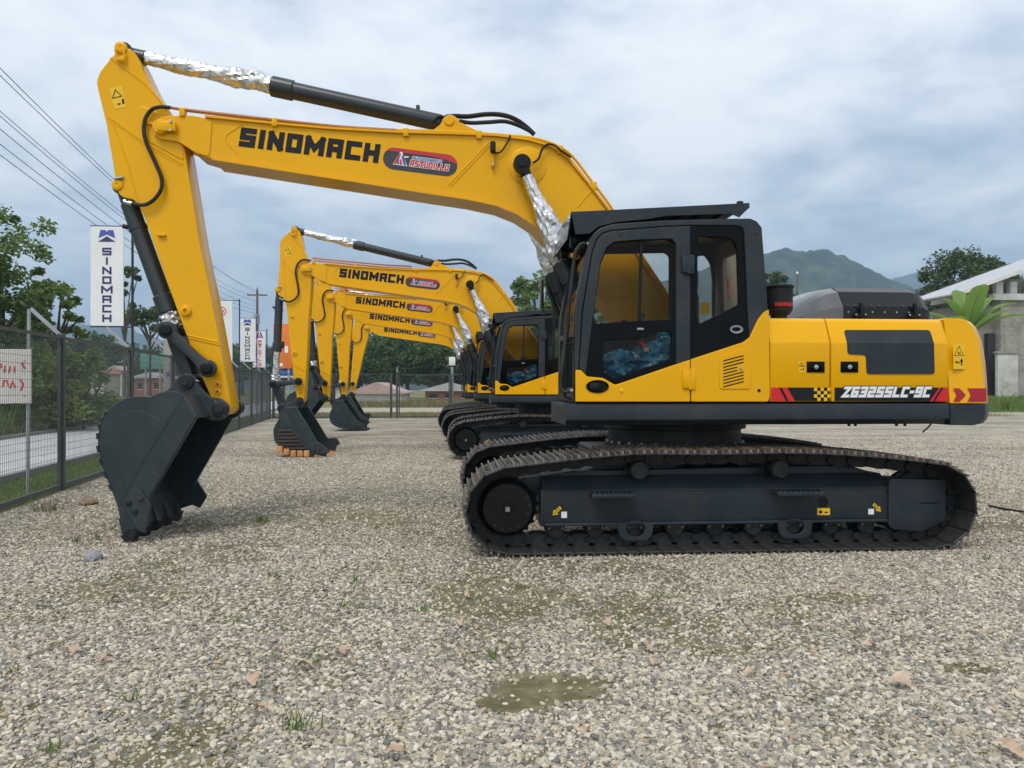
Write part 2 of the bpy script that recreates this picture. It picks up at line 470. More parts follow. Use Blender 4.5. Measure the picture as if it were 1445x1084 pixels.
def stroke_poly(b, pts, w, fn, closed=False):
    P = [Vector(p) for p in pts]; n = len(P); Ls, Rs = [], []
    for i in range(n):
        if closed: a, c = P[i - 1], P[(i + 1) % n]
        else: a = P[i - 1] if i > 0 else None; c = P[i + 1] if i < n - 1 else None
        d1 = (P[i] - a).normalized() if a is not None else None
        d2 = (c - P[i]).normalized() if c is not None else None
        if d1 is None: d1 = d2
        if d2 is None: d2 = d1
        n1 = Vector((-d1.y, d1.x)); n2 = Vector((-d2.y, d2.x))
        m = (n1 + n2)
        m = n1 if m.length < 1e-4 else m.normalized()
        k = min(w / 2 / max(0.3, m.dot(n1)), w * 1.3)
        e = Vector((0, 0))
        if not closed and i == 0: e = -d1 * w / 2
        if not closed and i == n - 1: e = d1 * w / 2
        Ls.append(P[i] + e + m * k); Rs.append(P[i] + e - m * k)
    for i in range(n if closed else n - 1):
        j = (i + 1) % n
        b.poly([fn(*Ls[i]), fn(*Rs[i]), fn(*Rs[j]), fn(*Ls[j])])
def lettering(b, text, fn, h, cw, s, gap, shear=0.0, grow=0.0, narrow='I-'):
    """adds text as flat strokes; fn(u,v,layer)->3D, u along text, v up"""
    u = 0.0; layer = 0
    for ch in text:
        w = cw * (0.42 if ch == 'I' else 0.6 if ch == '-' else 0.55 if ch == ' ' else 1.25 if ch == 'M' else 1.0)
        st = s + grow
        for ln in GLY.get(ch, []):
            layer += 1
            closed = ln[-1] == 'c'; pts = ln[:-1] if closed else ln
            if ch == 'I': q = [(u + w / 2, s / 2 + p[1] * (h - s)) for p in pts]
            else: q = [(u + s / 2 + p[0] * (w - s), s / 2 + p[1] * (h - s)) for p in pts]
            lay = (layer % 4) * 0.0004
            stroke_poly(b, q, st, lambda x, y, l=lay: fn(x + shear * y, y, l), closed)
        u += w + gap
    return u - gap

# ================================================================== EXCAVATOR (traced, local origin = swing centre on the ground, faces -X)
YC, XC = 8.12, 2.37
def L(px, py, yl):
    p = at(px, py, YC + yl)
    return (p.x - XC, p.z)
def L3(px, py, yl, dy=0.0):
    p = at(px, py, YC + yl)
    return Vector((p.x - XC, yl + dy, p.z))
def LP(pts, yl): return [L(a, b, yl) for a, b in pts]

exc = empty('excavator', (XC, YC, 0))
POSE = {}            # part object -> pose group
def part(o, pose=None):
    if pose: POSE[o.name] = pose
    return o

# ---------------------------------------------------------------- undercarriage
TW = 0.78; YT = 1.205
xs = L(716, 716, -1.40)[0]; xi = L(1386, 700, -1.595)[0] - 0.42
zs, zi, rs, ri = 0.405, 0.405, 0.378, 0.385
pth = []
for k in range(0, 13): a = R(270 - k * 14.2); pth.append((xs + rs * math.cos(a), zs + rs * math.sin(a)))
for px, z in ((751, .806), (790, .835), (840, .868), (903, .896), (1000, .886), (1102, .896), (1168, .884), (1240, .852), (1300, .81)):
    pth.append((L(px, 650, -1.595)[0], z))
for k in range(0, 13): a = R(72 - k * 13.5); pth.append((xi + ri * math.cos(a), zi + ri * math.sin(a)))
pth.append(((xs + xi) / 2, 0.024))
# dense closed path
seg = [Vector((p[0], 0, p[1])) for p in pth] + [Vector((pth[0][0], 0, pth[0][1]))]
dense = []
for a, b in zip(seg[:-1], seg[1:]):
    n = max(1, int((b - a).length / 0.01))
    for k in range(n): dense.append(a.lerp(b, k / n))
dense.append(seg[-1])
acc = [0.0]
for a, b in zip(dense[:-1], dense[1:]): acc.append(acc[-1] + (b - a).length)
NSH = round(acc[-1] / 0.190); PIT = acc[-1] / NSH
def pathpt(s):
    s %= acc[-1]
    i = int(np.searchsorted(acc, s)); i = max(1, min(i, len(acc) - 1))
    t = (s - acc[i - 1]) / max(1e-6, acc[i] - acc[i - 1])
    return dense[i - 1].lerp(dense[i], t)
def shoe_mesh():
    b = B()
    b.box(-PIT / 2 + .009, PIT / 2 - .009, -TW / 2, TW / 2, -.016, 0, .004, 1)
    b.box(PIT / 2 - .012, PIT / 2 + .008, -TW / 2, TW / 2, -.006, -.001)
    for sx in (-.045, .045):
        for sy in (-.105, -.06, .06, .105): b.box(sx - .012, sx + .012, sy - .012, sy + .012, -.001, .010)
    b.mi = 1
    for gx in (-.072, -.006, .060):
        b.prism([(gx - .011, -.002), (gx + .011, -.002), (gx + .006, .027), (gx - .006, .027)], -TW / 2 + .004, TW / 2 - .004)
    bmesh.ops.recalc_face_normals(b.bm, faces=b.bm.faces[:])
    me = bpy.data.meshes.new('track_shoe'); b.bm.to_mesh(me); b.bm.free()
    me.materials.append(MATS['shoe_metal']); me.materials.append(MATS['grouser_worn'])
    return me
def link_mesh():
    b = B()
    for s in (-1, 1):
        y = s * .085
        b.prism(rnd([(-PIT * .56, -.10), (-PIT * .2, -.125), (PIT * .2, -.125), (PIT * .5, -.10), (PIT * .52, -.05), (PIT * .25, -.016), (-PIT * .3, -.016), (-PIT * .56, -.05)], .015, 2), y - .02, y + .02)
    b.cyl((PIT / 2, -.125, -.075), (PIT / 2, .125, -.075), .034, n=10)
    bmesh.ops.recalc_face_normals(b.bm, faces=b.bm.faces[:])
    me = bpy.data.meshes.new('track_link'); b.bm.to_mesh(me); b.bm.free()
    me.materials.append(MATS['charcoal'])
    return me
SHOE, LINK = shoe_mesh(), link_mesh()
def track(sy):
    """one crawler track: chain with its shoes and links"""
    yc = sy * YT
    t = empty('crawler_track', (0, 0, 0), exc)
    for k in range(NSH):
        p0, p1 = pathpt(k * PIT), pathpt((k + 1) * PIT)
        d = (p1 - p0).normalized(); nrm = Vector((-d.z, 0, d.x))
        m = Matrix(((d.x, 0, nrm.x, (p0.x + p1.x) / 2), (0, 1, 0, yc), (d.z, 0, nrm.z, (p0.z + p1.z) / 2), (0, 0, 0, 1)))
        for nm, me in (('track_shoe', SHOE), ('track_link', LINK)):
            o = bpy.data.objects.new(nm, me); COL.objects.link(o); o.parent = t; o.matrix_basis = m
    # sprocket
    b = B()
    nt_ = 21
    prof = []
    for k in range(nt_ * 4):
        a = 2 * math.pi * k / (nt_ * 4); r = (.30 if (k % 4) in (0, 1) else .262)
        prof.append((xs + r * math.cos(a), zs + r * math.sin(a)))
    b.prism(prof, yc - .035, yc + .035)
    o = b.done('sprocket', 'charcoal', exc)
    b = B()
    y0 = sy * 1.43
    b.lathe((xs, sy * 1.0, zs), (0, sy, 0), [(0, .20), (.20, .24), (.24, .255), (.36, .255), (.375, .245), (.42, .228), (.435, .215), (.438, .05), (.45, .045)], 36)
    fd = b.done('final_drive', 'black', exc)
    b = B()
    for k in range(16):
        a = 2 * math.pi * (k + .3) / 16
        b.cyl((xs + .185 * math.cos(a), sy * 1.430, zs + .185 * math.sin(a)), (xs + .185 * math.cos(a), sy * 1.448, zs + .185 * math.sin(a)), .012, n=6)
    b.done('bolt_ring', 'charcoal', fd, kind='stuff')
    B().box(xs - .022, xs + .018, sy * 1.45 - .006, sy * 1.45 + .006, zs - .03, zs + .012, .003, 1).done('drain_plug', 'steel', fd)
    # idler
    b = B()
    b.lathe((xi, yc - sy * .07, zi), (0, sy, 0), [(0, .20), (0, .265), (.035, .27), (.04, .295), (.10, .295), (.105, .27), (.14, .265), (.14, .11), (.17, .10), (.17, .0001)], 36)
    b.done('idler_wheel', 'charcoal', exc)
    # track frame
    Y = 1.385
    x0, x1 = L(765, 700, -Y)[0], L(1254, 700, -Y)[0]
    prof = [(-Y, .262), (-Y, .545), (-1.25, .665), (-.95, .665), (-.95, .262)]
    b = B().extrude_x([(-sy * p[0], p[1]) for p in prof], x0, x1, .008)
    tf = b.done('track_frame', 'slate', exc)
    b = B()
    b.box(x0 + .02, x1 - .02, *sorted((sy * (Y - .03), sy * (Y + .022))), .235, .262, .006)   # lower lip
    b.done('lower_flange', 'slate', tf)
    B().box(x0 + .012, x1 - .01, *sorted((sy * (Y - .02), sy * (Y + .006))), .536, .552, .005).done('frame_lip', 'slate', tf)
    B().box(x0 - .012, x0 + .012, *sorted((sy * 1.0, sy * (Y + .012))), .235, .56, .004).done('end_plate', 'slate', tf)
    # rear yoke cover (idler guard)
    gx1 = L(1338, 700, -1.44)[0]
    b = B()
    b.prism(rnd([(x1 - .01, .20), (x1 + .03, .165), (gx1 - .22, .14), (gx1 - .01, .24), (gx1, .28), (gx1, .60), (gx1 - .02, .615), (x1 + .02, .63), (x1 - .01, .60)], .02, 2), *sorted((sy * 1.12, sy * 1.405)), bev=.006)
    gd = b.done('idler_guard', 'slate', exc)
    B().box(gx1 - .24, gx1 - .08, sy * 1.4065 - .001, sy * 1.4065 + .001, .395, .412).done('slot', 'black', gd)
    # upper spine between the carriers
    b = B()
    b.prism([(L(700, 650, -1.3)[0], .60), (L(810, 650, -1.3)[0], .70), (L(1205, 650, -1.3)[0], .74), (L(1240, 650, -1.3)[0], .655), (L(1240, 650, -1.3)[0], .5), (x0, .5)], *sorted((sy * 1.02, sy * 1.22)), bev=.008)
    b.done('frame_spine', 'slate', tf)
    # carrier rollers
    for px in (903, 1102):
        cx = L(px, 660, -1.42)[0]
        b = B().lathe((cx, sy * 1.08, .725), (0, sy, 0), [(0, .06), (.05, .085), (.10, .085), (.11, .065), (.27, .065), (.28, .085), (.33, .085), (.345, .075), (.35, .03)], 22)
        b.done('carrier_roller', 'charcoal', exc)
    # bottom rollers
    for px in (785, 842, 897, 955, 1012, 1067, 1122, 1177, 1228):
        cx = L(px, 745, -1.42)[0]
        b = B().lathe((cx, sy * 1.10, .205), (0, sy, 0), [(0, .05), (.02, .08), (.07, .085), (.08, .06), (.21, .06), (.22, .085), (.255, .08), (.26, .05)], 18)
        b.box(cx - .085, cx + .085, *sorted((sy * 1.33, sy * 1.375))[:2], .20, .237, .006, 1)
        ro = b.done('bottom_roller', 'charcoal', exc)
        b = B()
        for s in (-1, 1): b.cyl((cx + s * .06, sy * 1.375, .215), (cx + s * .06, sy * 1.392, .215), .014, n=6)
        b.done('roller_bolt', 'bolt_brown', ro, kind='stuff')
    for px in (897, 1122):
        cx = L(px, 745, -1.42)[0]
        outl = rnd([(cx - .165, .262), (cx - .15, .15), (cx - .10, .10), (cx + .10, .10), (cx + .15, .15), (cx + .165, .262)], .02, 2)
        hole = [(cx + .085 * math.cos(a), .205 + .07 * math.sin(a)) for a in np.linspace(0, 2 * math.pi, 16, endpoint=False)]
        plate('track_guide', [outl, hole], sy * 1.412, .02, 'slate', exc, .004)
    # steps
    for pa, pb in ((834, 896), (1094, 1160)):
        xa, xb = L(pa, 695, -1.5)[0], L(pb, 695, -1.5)[0]
        b = B().box(xa, xb, *sorted((sy * 1.42, sy * 1.55))[:2], .50, .535, .006)
        for k in range(9): b.box(xa + .02 + k * (xb - xa - .06) / 8, xa + .035 + k * (xb - xa - .06) / 8, *sorted((sy * 1.43, sy * 1.545)), .534, .55)
        b.done('step', 'slate', exc)
    if sy < 0:
        tr = lambda px, py: L3(px, py, -Y - .003)
        def sticker(px0, py0, px1, py1, m, off=.003):
            a, c = L(px0, py1, -Y), L(px1, py0, -Y)
            B().poly([(a[0], -Y - off, a[1]), (c[0], -Y - off, a[1]), (c[0], -Y - off, c[1]), (a[0], -Y - off, c[1])]).done('sticker', m, tf, 0, recalc=False)
        sticker(792, 722, 800, 731, 'white'); sticker(1225, 718, 1233, 726, 'white'); sticker(1153, 717, 1171, 727, 'decal_yellow')
        sticker(1155.5, 720.5, 1160, 724.5, 'decal_dark', .0045); sticker(1163, 722, 1168, 724, 'decal_dark', .0045)
        for cx_, cy_, ang in ((786, 721, 45), (1237, 716, -45)):
            c = L3(cx_, cy_, -Y); a = R(ang)
            f = lambda u, v: Vector((c.x + u * math.cos(a) - v * math.sin(a), -Y - .003, c.z + u * math.sin(a) + v * math.cos(a)))
            sgn = -1 if ang > 0 else 1
            b = B().poly([f(-.045 * sgn, -.014), f(.012 * sgn, -.014), f(.012 * sgn, -.030), f(.055 * sgn, 0), f(.012 * sgn, .030), f(.012 * sgn, .014), f(-.045 * sgn, .014)])
            b.done('arrow_sticker', 'decal_yellow', tf, 0)
            b = B()
            for q in range(4): b.poly([Vector((0, -.0015, 0)) + f(-.035 + q * .018, -.007), Vector((0, -.0015, 0)) + f(-.025 + q * .018, -.007), Vector((0, -.0015, 0)) + f(-.025 + q * .018, .007), Vector((0, -.0015, 0)) + f(-.035 + q * .018, .007)])
            b.done('arrow_text', 'decal_dark', tf, 0, kind='stuff')
        xo = L(1161, 708, -Y)
        B().cyl((xo[0], -Y - .0035, xo[1]), (xo[0], -Y + .01, xo[1]), .05, n=18).done('grease_hole', 'black', tf)
for sy in (-1, 1): track(sy)
# centre body
b = B()
b.box(-.95, .95, -.72, .72, .50, .84, .05)
for sx in (-1, 1):
    for s in (-1, 1):
        b.prism([(sx * .3, .50), (sx * 1.05, .42), (sx * 1.45, .42), (sx * 1.45, .64), (sx * .7, .80), (sx * .3, .80)], s * .5, s * 1.1)
b.done('centre_frame', 'slate', exc)
b = B().lathe((0, 0, .83), (0, 0, 1), [(0, .74), (.05, .74), (.06, .70), (.20, .70), (.21, .75), (.30, .75)], 40)
sl = b.done('slewing_ring', 'charcoal', exc)
b = B()
for k in range(30):
    a = 2 * math.pi * k / 30
    b.cyl((.72 * math.cos(a), .72 * math.sin(a), .875), (.72 * math.cos(a), .72 * math.sin(a), .905), .014, n=6)
b.done('ring_bolts', 'steel', sl, kind='stuff')

# ---------------------------------------------------------------- upper house
HS = 1.415
zb, zt = L(1000, 600, -HS)[1], L(1000, 570, -HS)[1]
xf, xr = L(799, 590, -HS)[0], L(1340, 590, -HS)[0]
prof = [(-HS, zb + .05), (-HS + .004, zt), (HS - .004, zt), (HS, zb + .05), (HS - .08, zb), (-HS + .08, zb)]
prof2 = [(-HS, zb + .05), (-HS + .004, zt), (-.37, zt), (-.37, zb), (-HS + .08, zb)]
B().extrude_x(prof2, xf, xf + .62, .003).done('cab_deck', 'slate', exc)
b = B().extrude_x(prof, xf + .620, xr, .003)
dk = b.done('revolving_deck', 'slate', exc)
b = B()
for px in (1198, 1207, 1265, 1277):
    x = L(px, 602, -1.2)[0]
    b.cyl((x, -1.2, zb + .01), (x, -1.2, zb - .025), .014, n=8)
b.done('drain_nipples', 'black', dk, kind='stuff')
b = B().tube([L3(1314, 598, -1.25), L3(1310, 603, -1.25), L3(1302, 610, -1.25)], .008, 6)
b.done('drain_hose', 'rubber', dk)
# counterweight
CWF = L(1200, 484, -HS)[1]
def counterweight(name, pts, m, grow=0.0, ymax=HS - .004):
    b = B(); ys = np.linspace(-1, 1, 25); rings = []
    front = min(p[0] for p in pts)
    for yy in ys:
        y = yy * ymax
        bulge = .36 * (1 - abs(yy) ** 2.4)
        edge = -.05 * max(0, (abs(yy) - .93) / .07) ** 2
        rings.append([Vector((p[0] + (bulge + edge) * max(0, min(1, (p[0] - front) / .25)), y * (1 - (max(0, p[1] - CWF) * .38) / ymax), p[1])) for p in pts])
    b.rings(rings)
    return b.done(name, m, exc)
cw_top = [L(1341, 569, -HS), L(1341, 450, -HS), (L(1343, 447.5, -HS)), L(1372, 448, -HS), L(1380, 452, -HS), L(1386, 460, -HS), L(1390, 480, -HS), L(1393.5, 510, -HS), L(1396, 540, -HS), L(1397, 569, -HS)]
zz = [p[1] for p in cw_top]
cw = counterweight('counterweight', cw_top, 'yellow')
cw_bot = [L(1341.5, 600, -HS), L(1341.5, 570.5, -HS), L(1397.5, 570.5, -HS), L(1398, 582, -HS), L(1396, 592, -HS), L(1390, 598, -HS), L(1380, 600.5, -HS)]
counterweight('counterweight_base', cw_bot, 'slate')
# engine bay doors and body
zf = L(1200, 484, -HS)[1]; ztop = L(1200, 448, -HS)[1]; zlow = L(1200, 567, -HS)[1]
def bay(name, pxa, pxb, s, z0=None, mm='yellow', bev=.010):
    xa, xb = L(pxa, 500, -HS)[0], L(pxb, 500, -HS)[0]
    prof = [(s * (HS - .008), zlow), (s * (HS - .004), zf), (s * (HS - .095), ztop - .03), (s * (HS - .13), ztop), (s * .86, ztop + .012), (s * .86, zlow)]
    return B().extrude_x(prof, xa, xb, bev).done(name, mm, exc)
d1 = bay('side_door', 1087, 1171.5, -1); d2 = bay('side_door', 1173.5, 1338.5, -1)
bay('side_door', 1087, 1171.5, 1); bay('side_door', 1173.5, 1338.5, 1)
B().box(L(1084.5, 500, -1.3)[0], L(1340, 500, -1.3)[0], -1.30, 1.30, zlow + .01, ztop - .12).done('engine_bay', 'black', exc)
# top deck between the doors
B().box(L(1087, 500, -.9)[0], L(1337, 500, -.9)[0] + .02, -.855, .855, ztop - .2, ztop + .004, .006).done('top_cover', 'yellow', exc)
# grille recess panel on rear door
g = rnd(LP([(1195, 465), (1317.5, 465), (1319, 528), (1223, 528), (1222, 501), (1196, 500)], -HS), .03, 3)
b = B()
def facet_y(z):  # depth of the door skin at height z
    return -(HS - .004) if z <= zf else -(HS - .004) + (z - zf) / (ztop - .03 - zf) * .091
def draped(name, pts_px, m, parent, off=.005, bevr=.03):
    """thin panel that follows the folded door skin"""
    lp = LP(pts_px, -HS)
    b = B()
    vs = []
    bm = b.bm
    f = bm.faces.new([bm.verts.new((p[0], 0, p[1])) for p in rnd(lp, bevr, 3)])
    bmesh.ops.bisect_plane(bm, geom=bm.verts[:] + bm.edges[:] + bm.faces[:], plane_co=(0, 0, zf), plane_no=(0, 0, 1))
    for v in bm.verts: v.co.y = facet_y(v.co.z) - off
    bmesh.ops.recalc_face_normals(bm, faces=bm.faces[:])
    for fc in bm.faces:
        if fc.normal.y > 0: fc.normal_flip()
    r = bmesh.ops.extrude_face_region(bm, geom=bm.faces[:])
    for e in r['geom']:
        if isinstance(e, bmesh.types.BMVert): e.co.y += off * 0.98
    return b.done(name, m, parent, 20)
draped('grille_panel', [(1195, 465), (1317.5, 465), (1319, 528), (1223, 528), (1222, 501), (1196, 500)], 'slate', d2, .006)
for dd, px in ((d1, 1151), (d2, 1198.5)):
    c = L3(px, 518, -HS + .004)
    lt = B().box(c.x - .083, c.x + .083, -HS - .004, -HS + .01, c.z - .05, c.z + .05, .004).done('latch_plate', 'gloss_black', dd)
    B().lathe((c.x, -HS - .003, c.z), (0, -1, 0), [(0, .022), (.008, .02), (.01, .008)], 12).done('lock', 'steel', lt)
# stripe decals along the bottom of the doors
YD = -HS + .0015
def flat(name, pts, m, parent, y=None, plane=-HS):
    y = YD if y is None else y
    return B().poly([(p[0], y, p[1]) for p in LP(pts, plane)]).done(name, m, parent, 0)
e1, e2, e3 = YD, YD - .003, YD - .006
flat('stripe', [(1088, 547), (1110, 547), (1122, 566), (1088, 566)], 'red', d1, e2)
flat('stripe', [(1099, 547), (1103, 547), (1113, 566), (1109, 566)], 'decal_dark', d1, e3)
flat('stripe', [(1111, 547), (1172 - 2, 547), (1170, 566), (1121, 566)], 'decal_dark', d1, e1)
b = B()
for r_ in range(4):
    for c_ in range(5):
        if (r_ + c_) % 2 == 0:
            x0 = 1148.5 + c_ * 4.7; y0 = 547.2 + r_ * 4.65
            p = LP([(x0, y0), (x0 + 4.7, y0), (x0 + 4.7, y0 + 4.65), (x0, y0 + 4.65)], -HS)
            b.poly([(q[0], e2, q[1]) for q in p])
b.done('checker', 'decal_yellow', d1, 0, kind='stuff')
flat('stripe', [(1178, 547), (1337, 547), (1337, 566.5), (1178, 566)], 'decal_dark', d2, e1)
flat('stripe', [(1325, 547), (1337.2, 547), (1337.2, 566.6), (1312, 566.5)], 'red', d2, e2)
flat('stripe', [(1328, 547), (1331, 547), (1319, 566.5), (1316, 566.5)], 'decal_dark', d2, e3)
for grow, mm, off in ((.016, 'brand_blue', -.003), (.0, 'white', -.006)):
    b = B(); o0 = L3(1187, 561, -HS)
    lettering(b, 'ZG3255LC-9C', lambda u, v, l: Vector((o0.x + u, YD + off - l, o0.z + v)), .100, .070, .026, .009, .32, grow)
    b.done('model_lettering', mm if mm == 'white' else 'pill_dark', d2, 0, kind='stuff')
flat('chevron', [(1345, 548), (1354, 548), (1363, 557.5), (1354, 567), (1345, 567), (1350, 557.5)], 'dark_red', cw, -HS - .001)
flat('chevron', [(1365, 548), (1392, 548), (1392, 567), (1365, 567), (1370, 557.5)], 'dark_red', cw, -HS - .001)
# warning stickers on the counterweight and doors
def warning(parent, px0, py0, px1, py1, y, plane):
    B().poly([(p[0], y, p[1]) for p in LP([(px0, py0), (px1, py0), (px1, py1), (px0, py1)], plane)]).done('warning_sticker', 'decal_yellow', parent, 0)
    w, h = px1 - px0, py1 - py0
    b = B()
    tri = LP([(px0 + w * .5, py0 + h * .08), (px0 + w * .9, py0 + h * .45), (px0 + w * .1, py0 + h * .45)], plane)
    stroke_poly(b, tri, .0045, lambda u, v: Vector((u, y - .002, v)), True)
    for q in ((.42, .3, .5, .4), (.55, .33, .62, .41), (.2, .68, .38, .76), (.45, .70, .56, .76), (.68, .58, .78, .85), (.62, .64, .84, .70)):
        p = LP([(px0 + w * q[0], py0 + h * q[1]), (px0 + w * q[2], py0 + h * q[1]), (px0 + w * q[2], py0 + h * q[3]), (px0 + w * q[0], py0 + h * q[3])], plane)
        b.poly([(k[0], y - .0025, k[1]) for k in p])
    b.done('warning_symbol', 'decal_dark', parent, 0, kind='stuff')
warning(cw, 1345, 486, 1361, 521, -HS - .001, -HS)
warning(d1, 1127, 510, 1136, 526, YD, -HS)
# engine hood
b = B()
hz0 = ztop - .01
def hoodring(x, w, z1, sh):
    r = []
    for yy, zz_ in ((-w, hz0), (-w, hz0 + (z1 - hz0) * .45), (-w + sh * .45, hz0 + (z1 - hz0) * .85), (-w + sh, z1), (0, z1 + .02), (w - sh, z1), (w - sh * .45, hz0 + (z1 - hz0) * .85), (w, hz0 + (z1 - hz0) * .45), (w, hz0)):
        r.append(Vector((x, yy, zz_)))
    return r
hx = lambda px: L(px, 430, -.7)[0]
HT = L(1200, 405.5, -.55)[1]
rg = [hoodring(hx(1118), .52, hz0 + .06, .15), hoodring(hx(1128), .60, hz0 + .15, .18), hoodring(hx(1150), .68, HT - .12, .22), hoodring(hx(1172), .72, HT - .03, .25), hoodring(hx(1188), .73, HT, .25)]
b.rings(rg); b.done('hood_nose', 'hood_grey', exc, 28)
b = B()
rg = [hoodring(hx(1188.5), .735, HT + .004, .25), hoodring(hx(1290), .735, HT + .004, .25), hoodring(hx(1300), .73, HT - .01, .25), hoodring(hx(1309), .71, HT - .06, .23), hoodring(hx(1316), .67, HT - .15, .2), hoodring(hx(1318.5), .64, hz0 + .04, .1)]
b.rings(rg); hd = b.done('engine_hood', 'hood_dark', exc, 28)
for k in range(9):
    xk = hx(1194 + k * 11)
    b = B()
    zm = HT - .07
    b.prism([(xk - .014, hz0 + (HT - hz0) * .47), (xk + .014, hz0 + (HT - hz0) * .47), (xk + .014, HT - .035), (xk - .014, HT - .035)], -.740, -.735)
    for v in b.bm.verts:
        f = (v.co.z - (hz0 + (HT - hz0) * .47)) / (HT + .002 - (hz0 + (HT - hz0) * .47))
        v.co.y += max(0, f) * .238
    b.done('hood_rib', 'hood_dark', hd, 0)
for px in (1210, 1285):
    x = hx(px)
    b = B().box(x - .05, x + .05, -.765, -.735, hz0 + .05, hz0 + .12, .006)
    b.box(x - .014, x + .018, -.785, -.75, hz0 - .01, hz0 + .22, .006)
    b.cyl((x - .06, -.77, hz0 + .085), (x + .06, -.77, hz0 + .085), .014, n=8)
    lt = b.done('hood_latch', 'black', hd)
    b = B()
    for s in (-.055, .045): b.cyl((x + s, -.768, hz0 + .10), (x + s, -.778, hz0 + .10), .010, n=8)
    b.done('latch_bolts', 'steel', lt, kind='stuff')
b = B()
for k in range(6): b.cyl((hx(1194 + k * 17), -.738, hz0 + .13), (hx(1194 + k * 17), -.746, hz0 + .13), .008, n=8)
b.done('hood_bolts', 'steel', hd, kind='stuff')
# air pre-cleaner
pc = L(1099, 440, -1.05)
zz0 = ztop
b = B().lathe((pc[0], -1.05, zz0 - .02), (0, 0, 1), [(0, .075), (.07, .075), (.075, .10), (.105, .115), (.11, .125), (.325, .128), (.33, .14), (.345, .14), (.352, .125), (.356, .04)], 28)
pr = b.done('air_precleaner', 'rubber', exc)
def pc_fn(u, v, l):
    a = (u - .088) / .131
    return Vector((pc[0] + .1305 * math.sin(a), -1.05 - .1305 * math.cos(a), zz0 + .125 + v))
b = B(); lettering(b, 'HUMMER', pc_fn, .036, .025, .008, .005)
b.done('precleaner_lettering', 'red', pr, 0, kind='stuff')
B().lathe((pc[0], -1.05, zz0 + .115), (0, 0, 1), [(0, .1275), (.012, .1285), (.02, .1275)], 28, False).done('clamp_band', 'black', pr)
# right-hand side boxes, tank and rails behind the cab
B().box(xf + .85, L(1086, 500, HS)[0], .62, HS - .01, zt, zt + .72, .03).done('fuel_tank', 'yellow', exc)
B().box(L(985, 500, 0)[0], L(1086, 500, 0)[0], -.36, .62, zt, zt + .55, .02).done('valve_cover', 'yellow', exc)
b = B()
def rail(pts): b.tube(catmull(pts, 6), .017, 8)
rx = xf + .25
rail([(rx, 1.30, zt + .70), (rx, 1.30, zt + 1.5), (rx + .06, 1.30, zt + 1.62), (rx + .7, 1.30, zt + 1.62), (rx + .78, 1.30, zt + 1.5), (rx + .78, 1.30, zt + .7)])
b.done('hand_rail', 'charcoal', exc)
b = B().tube([(rx + .02, 1.34, zt + 1.1), (rx - .12, 1.45, zt + 1.1), (rx - .12, 1.45, zt + 1.35)], .012, 6)
b.box(rx - .15, rx - .12, 1.36, 1.54, zt + 1.15, zt + 1.5, .01)
b.done('mirror', 'black', exc)

# ---------------------------------------------------------------- cab
CY = -1.40; CR = -.38          # left and right side planes
cab_out = [(810, 568), (810.5, 440), (829.5, 341), (838, 328), (847, 321), (866, 315.5), (932, 311), (1000, 309), (1058, 308), (1068, 312), (1075, 322), (1083.5, 440), (1084, 568)]
w_up = [(836, 457), (848, 372), (858, 350), (870, 343), (900, 340.5), (942, 338), (950, 343), (951.5, 352), (951.5, 450)]
w_lo = [(851.6, 481), (912, 477), (918, 469.5), (943, 468), (947.5, 474), (946, 507), (867, 534), (851, 525)]
w_re = [(985, 335), (1024, 335), (1035, 341), (1040, 352), (1042.5, 430), (1010, 446), (987, 457), (984, 450)]
q = lambda pts, r=.02, yl=CY: rnd(LP(pts, yl), r, 3)
cabo = q(cab_out, .03)
sh = plate('cab_side', [cabo, q(w_up), q(w_lo), q(w_re)], CY + .02, .04, 'gloss_black', exc, .008)
# door frame (slate), open in the middle
dr_out = [(817, 521), (822, 440), (836, 356), (842, 340), (850, 331), (862, 327), (930, 321.5), (973, 319.5), (973, 508), (953, 514), (953, 345), (947, 337.5), (900, 339), (866, 342), (856, 349), (847, 370), (835, 455), (826, 528)]
plate('door_frame', [LP(dr_out, CY)], CY - .006, .03, 'slate', exc, .006)
# A pillar / roof rail / rear pillar
rim = [(810.5, 523), (811, 440), (830, 342), (838.5, 329), (847.5, 322), (866, 316.5), (932, 312), (1000, 310), (1058, 309), (1067, 313), (1074, 322), (1082.5, 437), (1078, 440), (1068, 452), (1061.5, 466), (1056, 476), (1054, 440), (1049, 330), (1047, 322.5), (1040, 319), (974, 318.5), (930, 320.5), (862, 325.8), (849, 329.8), (840.5, 339), (834.6, 356), (820.5, 440), (816, 520.5)]
plate('cab_pillar_frame', [LP(rim, CY)], CY - .004, .035, 'slate', exc, .008)
# yellow skirt
ylA = [(811.5, 567), (811.5, 522), (819, 522.5), (828, 531.5), (850, 533.5), (858, 538), (866.5, 543), (872, 542), (953, 514.3), (972.4, 507.8), (972.4, 567)]
ylB = [(973.8, 567), (973.8, 507.3), (1048, 483), (1056, 477), (1062, 463), (1068, 451), (1076, 441), (1083.3, 437.2), (1084.5, 560), (1082, 567)]
dl = plate('door_skirt', [q(ylA, .012)], CY - .012, .04, 'yellow', exc, .007)
dr = plate('rear_skirt', [q(ylB, .012)], CY - .012, .04, 'yellow', exc, .007)
YS = CY - .032
def hinge(pa, pb, py0, py1, m, par):
    a, c = L(pa, py1, CY), L(pb, py0, CY); mid = a[0] + (c[0] - a[0]) * .56
    b = B().box(a[0], mid - .003, YS - .022, YS + .03, a[1], c[1], .008)
    b.box(mid + .003, c[0], YS - .016, YS + .03, a[1] - .012, c[1] + .008, .008)
    b.cyl((mid, YS - .012, a[1] - .01), (mid, YS - .012, c[1] + .01), .014, n=8)
    b.done('hinge', m, par)
